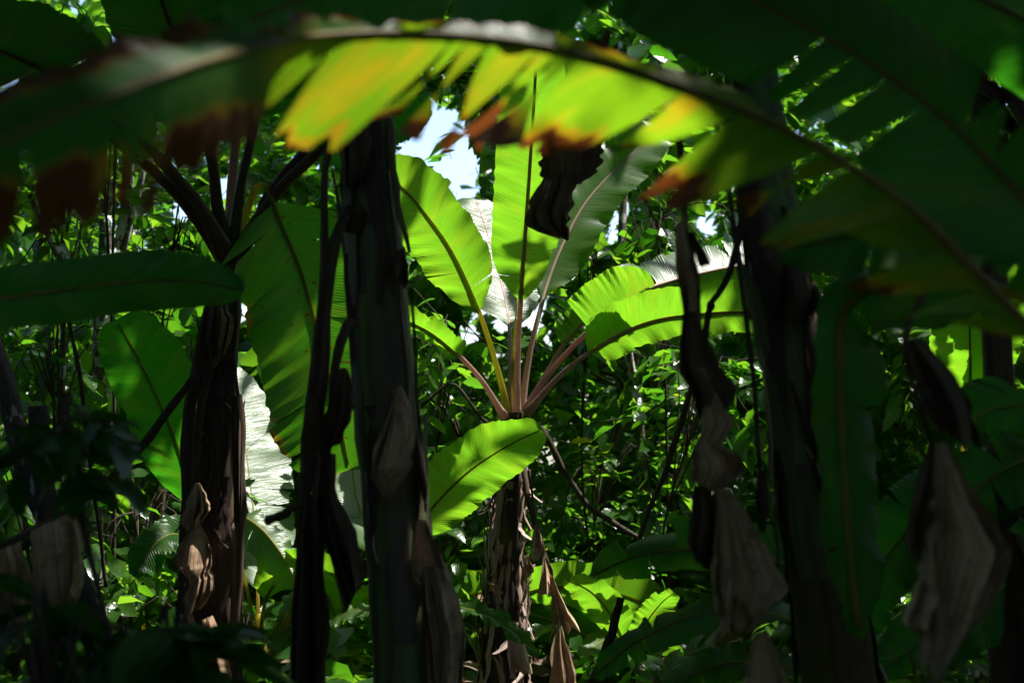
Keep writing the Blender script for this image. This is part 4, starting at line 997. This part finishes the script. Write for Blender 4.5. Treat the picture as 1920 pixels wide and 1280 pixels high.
# ------------------------------------------------------------------ long horizontal leaf reaching in from outside the frame
def left_near_plant():
    t = thing('banana_plant', 'banana plant at the edge with a long dark leaf held level across the straight stem', 'banana plant', base_of(-420, 4.0), 'banana plants')
    pseudostem(t, [(-420, 780, 60, 4.0), (-425, 1100, 70, 4.0), (-430, 1650, 80, 4.0)], 'stem', 95)
    banana_leaf(t, [(-420, 790, 4.0), (-370, 690, 4.0), (-250, 610, 4.0), (-100, 575, 4.0), (80, 548, 4.0), (240, 528, 4.0), (360, 526, 4.0), (458, 545, 4.0)], 70, (0, .25, .9), n1=(0, -.1, 1), tb=.22, mat='dark', fold=(.2, -.2), curl=(-.3, -.2), r0=.013, r1=.004, base=.2, tip=.3, seed=95, ruffle=.012, sweep=.3, wl=.82, wr=.9)
    # dead rags low on the left
    strap(t, [(-300, 1250, 4.2), (-100, 1090, 4.4), (40, 1005, 4.5), (152, 948, 4.6)], 4.4, 9, 'dead_dark', 'dead_petiole', 96)
    drape(t, [(48, 1000), (60, 1060), (70, 1130), (90, 1190)], [(148, 955), (156, 1010), (152, 1080), (140, 1150)], 4.5, 'dead', 4, .04, .05, 97)
    drape(t, [(-30, 1040), (-20, 1100), (-10, 1160), (0, 1230)], [(30, 1020), (46, 1080), (48, 1130), (36, 1190)], 4.4, 'dead', 3, .04, .05, 98)
    return t
left_near_plant()

# ------------------------------------------------------------------ brown stem on the right
def brown_plant():
    t = thing('banana_plant', 'dark brown banana stem with a chain of crumpled dead leaves beside it', 'banana plant', base_of(1545, 4.0), 'banana plants')
    o, P, R = pseudostem(t, [(1400, 40, 38, 4.0), (1420, 220, 44, 4.0), (1442, 420, 52, 4.0), (1466, 560, 56, 4.0), (1500, 760, 58, 4.0), (1530, 960, 62, 4.0), (1556, 1130, 66, 4.0), (1580, 1310, 74, 4.0)], 'stem_dark', 101)
    sheaths(t, P, R, 6, 'sheath', 100, lo=.1, hi=.9, wmin=.008, wmax=.02, peel=.02, lmin=.3, lmax=.8)
    sheaths(t, P, R, 6, 'stem', 99, lo=.05, hi=.7, wmin=.08, wmax=.14, peel=.02, lmin=.5, lmax=1.0)
    sheaths(t, P, R, 16, 'sheath_dark', 102, wmin=.02, wmax=.06, peel=.05, lmin=.2, lmax=.7)
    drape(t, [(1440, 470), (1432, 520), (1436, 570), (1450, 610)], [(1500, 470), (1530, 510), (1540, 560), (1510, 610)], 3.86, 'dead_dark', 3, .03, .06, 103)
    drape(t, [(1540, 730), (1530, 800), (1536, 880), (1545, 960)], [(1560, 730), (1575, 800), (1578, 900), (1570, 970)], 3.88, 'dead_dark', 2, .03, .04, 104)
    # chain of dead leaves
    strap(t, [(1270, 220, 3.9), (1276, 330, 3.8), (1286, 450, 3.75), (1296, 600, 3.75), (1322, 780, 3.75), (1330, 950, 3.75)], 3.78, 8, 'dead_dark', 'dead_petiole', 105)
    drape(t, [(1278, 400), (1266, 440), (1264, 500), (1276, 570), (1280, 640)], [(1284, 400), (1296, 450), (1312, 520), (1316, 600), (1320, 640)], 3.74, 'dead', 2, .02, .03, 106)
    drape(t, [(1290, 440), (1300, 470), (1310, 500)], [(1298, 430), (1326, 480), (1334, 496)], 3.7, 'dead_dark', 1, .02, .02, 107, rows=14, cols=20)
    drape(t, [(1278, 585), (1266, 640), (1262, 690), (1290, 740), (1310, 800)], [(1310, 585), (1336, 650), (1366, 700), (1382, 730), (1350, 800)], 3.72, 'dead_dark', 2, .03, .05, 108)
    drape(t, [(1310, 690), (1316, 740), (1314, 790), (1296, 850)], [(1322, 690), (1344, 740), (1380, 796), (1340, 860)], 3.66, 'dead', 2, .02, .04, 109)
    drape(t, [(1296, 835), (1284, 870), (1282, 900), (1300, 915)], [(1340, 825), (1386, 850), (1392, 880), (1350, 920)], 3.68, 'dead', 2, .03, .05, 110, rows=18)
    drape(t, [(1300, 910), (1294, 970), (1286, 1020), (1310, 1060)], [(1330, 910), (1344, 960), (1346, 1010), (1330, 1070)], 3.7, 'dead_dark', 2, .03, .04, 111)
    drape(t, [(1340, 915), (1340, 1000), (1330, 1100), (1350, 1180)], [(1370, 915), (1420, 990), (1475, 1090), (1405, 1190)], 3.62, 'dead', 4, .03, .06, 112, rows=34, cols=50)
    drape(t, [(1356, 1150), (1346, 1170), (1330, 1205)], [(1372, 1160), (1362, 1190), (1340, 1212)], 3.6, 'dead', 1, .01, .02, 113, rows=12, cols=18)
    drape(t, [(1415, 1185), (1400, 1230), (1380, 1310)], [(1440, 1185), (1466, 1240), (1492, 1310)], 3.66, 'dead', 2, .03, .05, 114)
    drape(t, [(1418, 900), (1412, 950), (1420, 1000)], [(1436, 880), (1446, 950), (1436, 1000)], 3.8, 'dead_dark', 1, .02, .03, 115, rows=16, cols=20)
    # low dark leaves of its sucker
    banana_leaf(t, [(1560, 1150, 4.4), (1480, 1060, 4.9), (1390, 1040, 5.2), (1290, 1030, 5.5), (1200, 1040, 5.7), (1105, 1080, 5.9)], 62, (0, .1, 1), tb=.2, mat='dark', fold=(.1, -.1), curl=(-.2, -.2), r0=.012, r1=.004, seed=116, tears=(3, 4), tip=.3, gap=.6)
    banana_leaf(t, [(1560, 1200, 4.4), (1480, 1160, 4.8), (1380, 1140, 5.2), (1280, 1160, 5.4), (1180, 1210, 5.6), (1110, 1270, 5.7)], 52, (0, .5, .85), tb=.2, mat='dark', fold=(.3, -.2), r0=.012, r1=.004, seed=117, tears=(2, 3), gap=.6)
    banana_leaf(t, [(1570, 1230, 4.3), (1480, 1250, 4.6), (1380, 1240, 4.9), (1290, 1270, 5.1), (1220, 1330, 5.2)], 50, (0, .4, .9), tb=.2, mat='dark', fold=(.2, -.2), r0=.012, r1=.004, seed=118, tears=(2, 2))
    return t
brown_plant()

# ------------------------------------------------------------------ near plant outside the frame: the huge arching leaves overhead
def near_plant():
    t = thing('banana_plant', 'near banana plant whose huge torn leaves arch over the whole view', 'banana plant', base_of(2550, 2.6), 'banana plants')
    pseudostem(t, [(2480, 900, 95, 2.6), (2510, 1300, 110, 2.6), (2560, 2050, 120, 2.6)], 'stem', 121)
    k = dict(rib='petiole_dull')
    # the arching leaf: blade hanging below the midrib with sunlit torn strips
    banana_leaf(t, [(2480, 930, 2.6), (2200, 800, 2.45), (1990, 665, 2.4), (1810, 490, 2.38), (1680, 370, 2.36), (1500, 258, 2.34), (1300, 172, 2.32), (1100, 108, 2.3), (900, 72, 2.28), (700, 64, 2.2), (560, 74, 2.05), (470, 90, 1.9)],
                240, (.1, -.55, .8), n1=(.05, -.6, .8), tb=.30, mat='old', fold=(0, -.9), curl=(-.1, -.3), wl=1.0, wr=.14, sweep=.55, tears=(16, 2), gap=1.7, seg_rot=.32, r0=.008, r1=.005, base=.12, tip=.22, seed=131, n=110, m=10, ruffle=.012, ragged=.06, **k)
    # its drooping tip half, bending towards the viewer
    banana_leaf(t, [(540, 74, 2.0), (480, 84, 1.85), (360, 118, 1.7), (220, 170, 1.6), (80, 225, 1.55), (-80, 300, 1.5), (-220, 380, 1.5)],
                255, (.2, .85, .45), n1=(.2, .8, .5), tb=.0, mat='ragged', fold=(-1.15, .1), curl=(-.25, .0), wl=1.0, wr=.5, sweep=.35, tears=(6, 0), gap=1.2, seg_rot=.2, r0=.008, r1=.004, base=.3, tip=.4, seed=132, n=80, m=10, ruffle=.01, ragged=.06, name='leaf_tip', **k)
    # second leaf above
    banana_leaf(t, [(2480, 930, 2.65), (2300, 760, 2.7), (2080, 560, 2.75), (1920, 375, 2.75), (1850, 300, 2.75), (1750, 205, 2.75), (1610, 105, 2.75), (1470, 28, 2.75), (1280, -60, 2.75), (1060, -140, 2.75)],
                150, (-.2, -.2, .95), tb=.33, mat='dark', fold=(.1, .15), curl=(-.1, -.2), wl=1.15, wr=.72, sweep=.4, tears=(5, 3), gap=.8, seg_rot=.15, r0=.010, r1=.004, base=.15, tip=.3, seed=133, n=80, ruffle=.012, **k)
    # shaded leaf crossing the top of the view
    banana_leaf(t, [(2480, 930, 2.7), (2350, 500, 2.9), (2050, 120, 3.05), (1700, -50, 3.1), (1350, -95, 3.1), (1050, -85, 3.05), (800, -50, 3.0), (600, -10, 2.95), (430, 50, 2.9)],
                150, (.05, -.15, 1), tb=.25, mat='dark', fold=(-.1, .1), curl=(-.2, -.2), sweep=.45, tears=(7, 2), gap=.5, seg_rot=.15, r0=.010, r1=.004, base=.15, tip=.3, seed=142, n=80, **k)
    # third leaf, level behind them
    banana_leaf(t, [(2480, 940, 2.7), (2300, 740, 2.9), (2080, 520, 3.05), (1900, 440, 3.1), (1720, 430, 3.15), (1580, 445, 3.2), (1460, 470, 3.25)],
                105, (.1, .3, .95), tb=.35, mat='dark', fold=(.1, -.3), curl=(-.2, -.2), sweep=.3, tears=(2, 3), gap=.6, r0=.011, r1=.004, base=.15, tip=.3, seed=134, **k)
    # hanging leaf with a pale midrib
    banana_leaf(t, [(2480, 950, 2.8), (2250, 700, 3.1), (1950, 560, 3.3), (1700, 530, 3.4), (1590, 570, 3.42), (1575, 700, 3.42), (1582, 850, 3.42), (1594, 1020, 3.4), (1612, 1200, 3.4)],
                110, (.1, .1, 1), tb=.42, mat='dark', fold=(-.1, -.2), wl=1.0, wr=.55, curl=(-.2, -.6), sweep=.3, tears=(3, 1), r0=.014, r1=.011, base=.1, tip=.3, seed=135, rib='petiole_green')
    # dead leaf hanging on the right
    strap(t, [(2080, 300, 2.95), (1900, 400, 3.0), (1760, 520, 3.02), (1700, 630, 3.0), (1725, 760, 3.0), (1765, 890, 3.0)], 3.0, 9, 'dead_dark', 'dead_petiole', 136)
    drape(t, [(1700, 640), (1708, 700), (1720, 760), (1740, 820)], [(1720, 630), (1790, 700), (1830, 760), (1856, 852)], 2.96, 'dead_dark', 3, .03, .04, 137)
    drape(t, [(1752, 830), (1750, 900), (1735, 1000), (1720, 1120), (1735, 1276)], [(1775, 830), (1830, 930), (1900, 1020), (1850, 1140), (1760, 1268)], 2.9, 'dead', 4, .035, .05, 138, rows=40, cols=56)
    drape(t, [(1735, 830), (1706, 930), (1690, 1010), (1705, 1050)], [(1755, 830), (1752, 930), (1740, 1010), (1730, 1060)], 2.94, 'dead_dark', 2, .03, .04, 139)
    drape(t, [(1735, 1060), (1712, 1110), (1698, 1175), (1730, 1190)], [(1760, 1060), (1750, 1120), (1745, 1170), (1745, 1195)], 2.92, 'dead', 2, .02, .03, 140)
    drape(t, [(1880, 990), (1890, 1060), (1880, 1180), (1870, 1310)], [(1910, 1000), (1940, 1060), (1950, 1180), (1960, 1310)], 2.95, 'dead_dark', 3, .03, .04, 141)
    return t
near_plant()

# ------------------------------------------------------------------ sunlit plant seen through the gap on the right
def far_right_plant():
    t = thing('banana_plant', 'banana plant lit pale green in the gap beside the hanging rags', 'banana plant', base_of(1815, 9.6), 'banana plants')
    pseudostem(t, [(1815, 860, 20, 9.6), (1815, 1000, 26, 9.6), (1815, 1200, 30, 9.6)], 'stem', 151, n=24)
    banana_leaf(t, [(1815, 880, 9.6), (1818, 780, 9.45), (1820, 690, 9.2), (1818, 600, 8.9), (1814, 480, 8.6)], 72, (0, -.6, .8), tb=.2, mat='young', fold=(.05, .2), seed=151, r0=.012, r1=.004)
    banana_leaf(t, [(1813, 880, 9.6), (1790, 780, 9.8), (1750, 690, 10.0), (1700, 620, 10.2), (1640, 590, 10.3)], 52, (.1, .85, .5), tb=.25, mat='waxy', seed=152, r0=.012, r1=.004, tears=(2, 4), gap=.5)
    banana_leaf(t, [(1818, 880, 9.5), (1840, 760, 9.4), (1868, 660, 9.2), (1900, 580, 9.1), (1960, 520, 9.0)], 40, (-.2, -.2, .95), tb=.25, mat='young', seed=153, r0=.012, r1=.004)
    banana_leaf(t, [(1815, 880, 9.7), (1820, 700, 9.9), (1816, 520, 9.8), (1806, 400, 9.6), (1800, 280, 9.5), (1796, 190, 9.4)], 46, (-.1, .5, .8), tb=.5, mat='waxy', seed=154, r0=.012, r1=.004)
    banana_leaf(t, [(1816, 880, 9.6), (1850, 700, 9.3), (1880, 520, 9.1), (1905, 380, 9.0), (1925, 260, 8.9), (1945, 160, 8.9)], 46, (-.1, -.2, .95), tb=.45, mat='young', seed=155, r0=.012, r1=.004, tears=(3, 3))
    return t
far_right_plant()

# ------------------------------------------------------------------ dark torn leaf in front of that gap
def torn_dark_plant():
    t = thing('banana_plant', 'shaded banana plant with a comb-torn dark leaf by the right border', 'banana plant', base_of(2150, 5.0), 'banana plants')
    pseudostem(t, [(2150, 900, 45, 5.0), (2155, 1100, 52, 5.0), (2160, 1500, 60, 5.0)], 'stem_dark', 161)
    banana_leaf(t, [(2150, 920, 5.0), (2080, 820, 4.9), (1980, 770, 4.8), (1910, 760, 4.75), (1850, 770, 4.7), (1790, 800, 4.7)], 75, (0, .1, 1), tb=.25, mat='dark', tears=(9, 8), gap=3.5, seg_rot=.3, seed=161, sweep=.5, r0=.01, r1=.004, tip=.3)
    banana_leaf(t, [(2150, 930, 5.0), (2080, 880, 4.8), (1980, 850, 4.6), (1880, 880, 4.5), (1800, 950, 4.5), (1740, 1040, 4.5)], 75, (0, .3, .95), tb=.25, mat='dark', tears=(4, 8), gap=1.5, seg_rot=.25, seed=162, sweep=.4, r0=.01, r1=.004)
    banana_leaf(t, [(2150, 940, 5.0), (2080, 960, 4.8), (1980, 1020, 4.7), (1880, 1100, 4.7), (1760, 1180, 4.7), (1640, 1260, 4.7)], 80, (0, .3, .95), tb=.2, mat='dark', tears=(3, 3), seed=163, r0=.01, r1=.004)
    banana_leaf(t, [(2150, 940, 5.0), (2000, 900, 5.1), (1850, 920, 5.2), (1720, 980, 5.3), (1640, 1080, 5.3), (1600, 1200, 5.3)], 90, (0, .2, .95), tb=.2, mat='dark', tears=(2, 3), seed=164, r0=.01, r1=.004)
    return t
torn_dark_plant()

# ------------------------------------------------------------------ blackened dead fronds, top right
def dead_fronds():
    t = thing('dead_banana_plant', 'blackened dead banana top with ragged fronds hanging at the upper corner', 'dead plant', base_of(1835, 5.2))
    pseudostem(t, [(1815, -60, 14, 5.2), (1822, 60, 17, 5.2), (1838, 200, 20, 5.2), (1850, 330, 22, 5.2), (1862, 500, 24, 5.2), (1880, 900, 30, 5.2), (1890, 1500, 36, 5.2)], 'stem_dark', 171)
    rng = random.Random(5)
    for i in range(17):
        y = -40 + i * 27; x = 1812 + (y + 40) * .1 + rng.uniform(-6, 10)
        ln = rng.uniform(80, 150); dx = rng.uniform(.45, 1.0) * ln * (1 if i % 6 else -.5); dy = rng.uniform(.5, 1.0) * ln
        w = rng.uniform(9, 18); d = 5.15 - rng.uniform(0, .3)
        drape(t, [(x, y, d), (x + dx * .4 - w * .5, y + dy * .3 + w * .5, d - .05), (x + dx * .8 - w * .6, y + dy * .75 + w * .5, d - .1), (x + dx, y + dy + 8, d - .1)],
              [(x + 4, y - 3, d), (x + dx * .5 + w * .5, y + dy * .3 - w * .5, d - .05), (x + dx * .95 + w * .5, y + dy * .75 - w * .3, d - .1), (x + dx + 6, y + dy, d - .1)], d, 'dead_dark', 1, .02, .025, 180 + i, rows=16, cols=18, name='dead_frond', jag=.02)
    return t
dead_fronds()

# ------------------------------------------------------------------ dead leaf dangling before the sunlit crown
def dangling():
    t = thing('dangling_dead_leaf', 'dark curled dead leaf dangling in front of the sunlit middle leaf', 'dead leaf', at(1050, 300, 5.6))
    strap(t, [(1140, 60, 5.7), (1110, 180, 5.65), (1080, 260, 5.6), (1052, 330, 5.58)], 5.6, 8, 'dead_mid', 'stalk', 191)
    drape(t, [(1010, 282), (1000, 300), (1006, 330), (1040, 350)], [(1130, 255), (1140, 285), (1128, 318), (1090, 345)], 5.58, 'dead_mid', 3, .03, .06, 192, name='blade')
    drape(t, [(1020, 330), (1000, 365), (972, 408), (985, 432), (1050, 448)], [(1080, 325), (1084, 350), (1080, 385), (1070, 420), (1066, 452)], 5.54, 'dead_mid', 3, .03, .05, 193, name='blade')
    drape(t, [(1022, 335), (1012, 365), (988, 405)], [(1034, 340), (1026, 370), (1000, 405)], 5.46, 'dead', 1, .01, .02, 194, name='curled_edge', rows=14, cols=18, jag=.01)
    return t
dangling()

# ------------------------------------------------------------------ vines and canes
def vine(label, pts, d, hw, seed, name='vine', cat='vine', nodes=()):
    t = thing(name, label, cat, at(*pts[-1][:2], pts[-1][2] if len(pts[-1]) > 2 else d))
    strap(t, pts, d, hw, 'vine', 'stem', seed, n=40, taper=.85)
    for x, y, r in nodes:
        p = arr(at(x, y, d)); tube('node', np.array([p + arr((0, 0, -r * pxm(d))), p, p + arr((0, 0, r * pxm(d)))]), np.array([.6, 1.0, .6]) * r * pxm(d), M['vine'], t, k=7)
    return t
vine('straight dark vine hanging in front of the brown stem', [(1340, 200), (1362, 330), (1376, 430), (1392, 560), (1412, 720), (1425, 850), (1432, 960)], 3.8, 6, 201)
vine('short knotted cane slanting across the pale drooping leaf', [(1396, 400, 4.6), (1378, 470, 4.6), (1350, 545, 4.6), (1332, 575, 4.6), (1322, 650, 4.6)], 4.6, 7, 202, nodes=[(1333, 573, 9), (1390, 425, 8)])
vine('thin dark branch sloping down beside the shaggy trunk', [(1310, 690, 8.3), (1285, 770, 8.3), (1255, 860, 8.3), (1215, 960, 8.3), (1190, 1050, 8.3)], 8.3, 6, 203, 'branch', 'branch')
vine('long dark branch running down towards the low dark leaves', [(1010, 800, 8.6), (1040, 850, 8.6), (1090, 930, 8.6), (1150, 980, 8.6), (1210, 1015, 8.6)], 8.6, 6, 204, 'branch', 'branch')
vine('dark cane leaning at the bottom beside the dried leaf chain', [(1166, 1120, 6.8), (1150, 1180, 6.8), (1125, 1240, 6.8), (1090, 1310, 6.8)], 6.8, 9, 205, 'cane', 'cane')
vine('crooked bare branch under the sapling behind the front stem', [(790, 760, 9.0), (850, 720, 9.0), (900, 780, 9.0), (930, 800, 9.0)], 9.0, 3, 206, 'branch', 'branch')
vine('thin vine dangling beside the dark leaning trunk', [(120, 560, 6.6), (150, 700, 6.6), (165, 850, 6.6), (185, 990, 6.6), (200, 1100, 6.6)], 6.6, 4, 207)
vine('sloping twig across the far mottled trunks', [(1050, 640, 10), (1110, 690, 10), (1165, 715, 10), (1160, 800, 10), (1130, 880, 10)], 10, 4, 208, 'branch', 'branch')

# ------------------------------------------------------------------ near shrub in deep shade, lower left
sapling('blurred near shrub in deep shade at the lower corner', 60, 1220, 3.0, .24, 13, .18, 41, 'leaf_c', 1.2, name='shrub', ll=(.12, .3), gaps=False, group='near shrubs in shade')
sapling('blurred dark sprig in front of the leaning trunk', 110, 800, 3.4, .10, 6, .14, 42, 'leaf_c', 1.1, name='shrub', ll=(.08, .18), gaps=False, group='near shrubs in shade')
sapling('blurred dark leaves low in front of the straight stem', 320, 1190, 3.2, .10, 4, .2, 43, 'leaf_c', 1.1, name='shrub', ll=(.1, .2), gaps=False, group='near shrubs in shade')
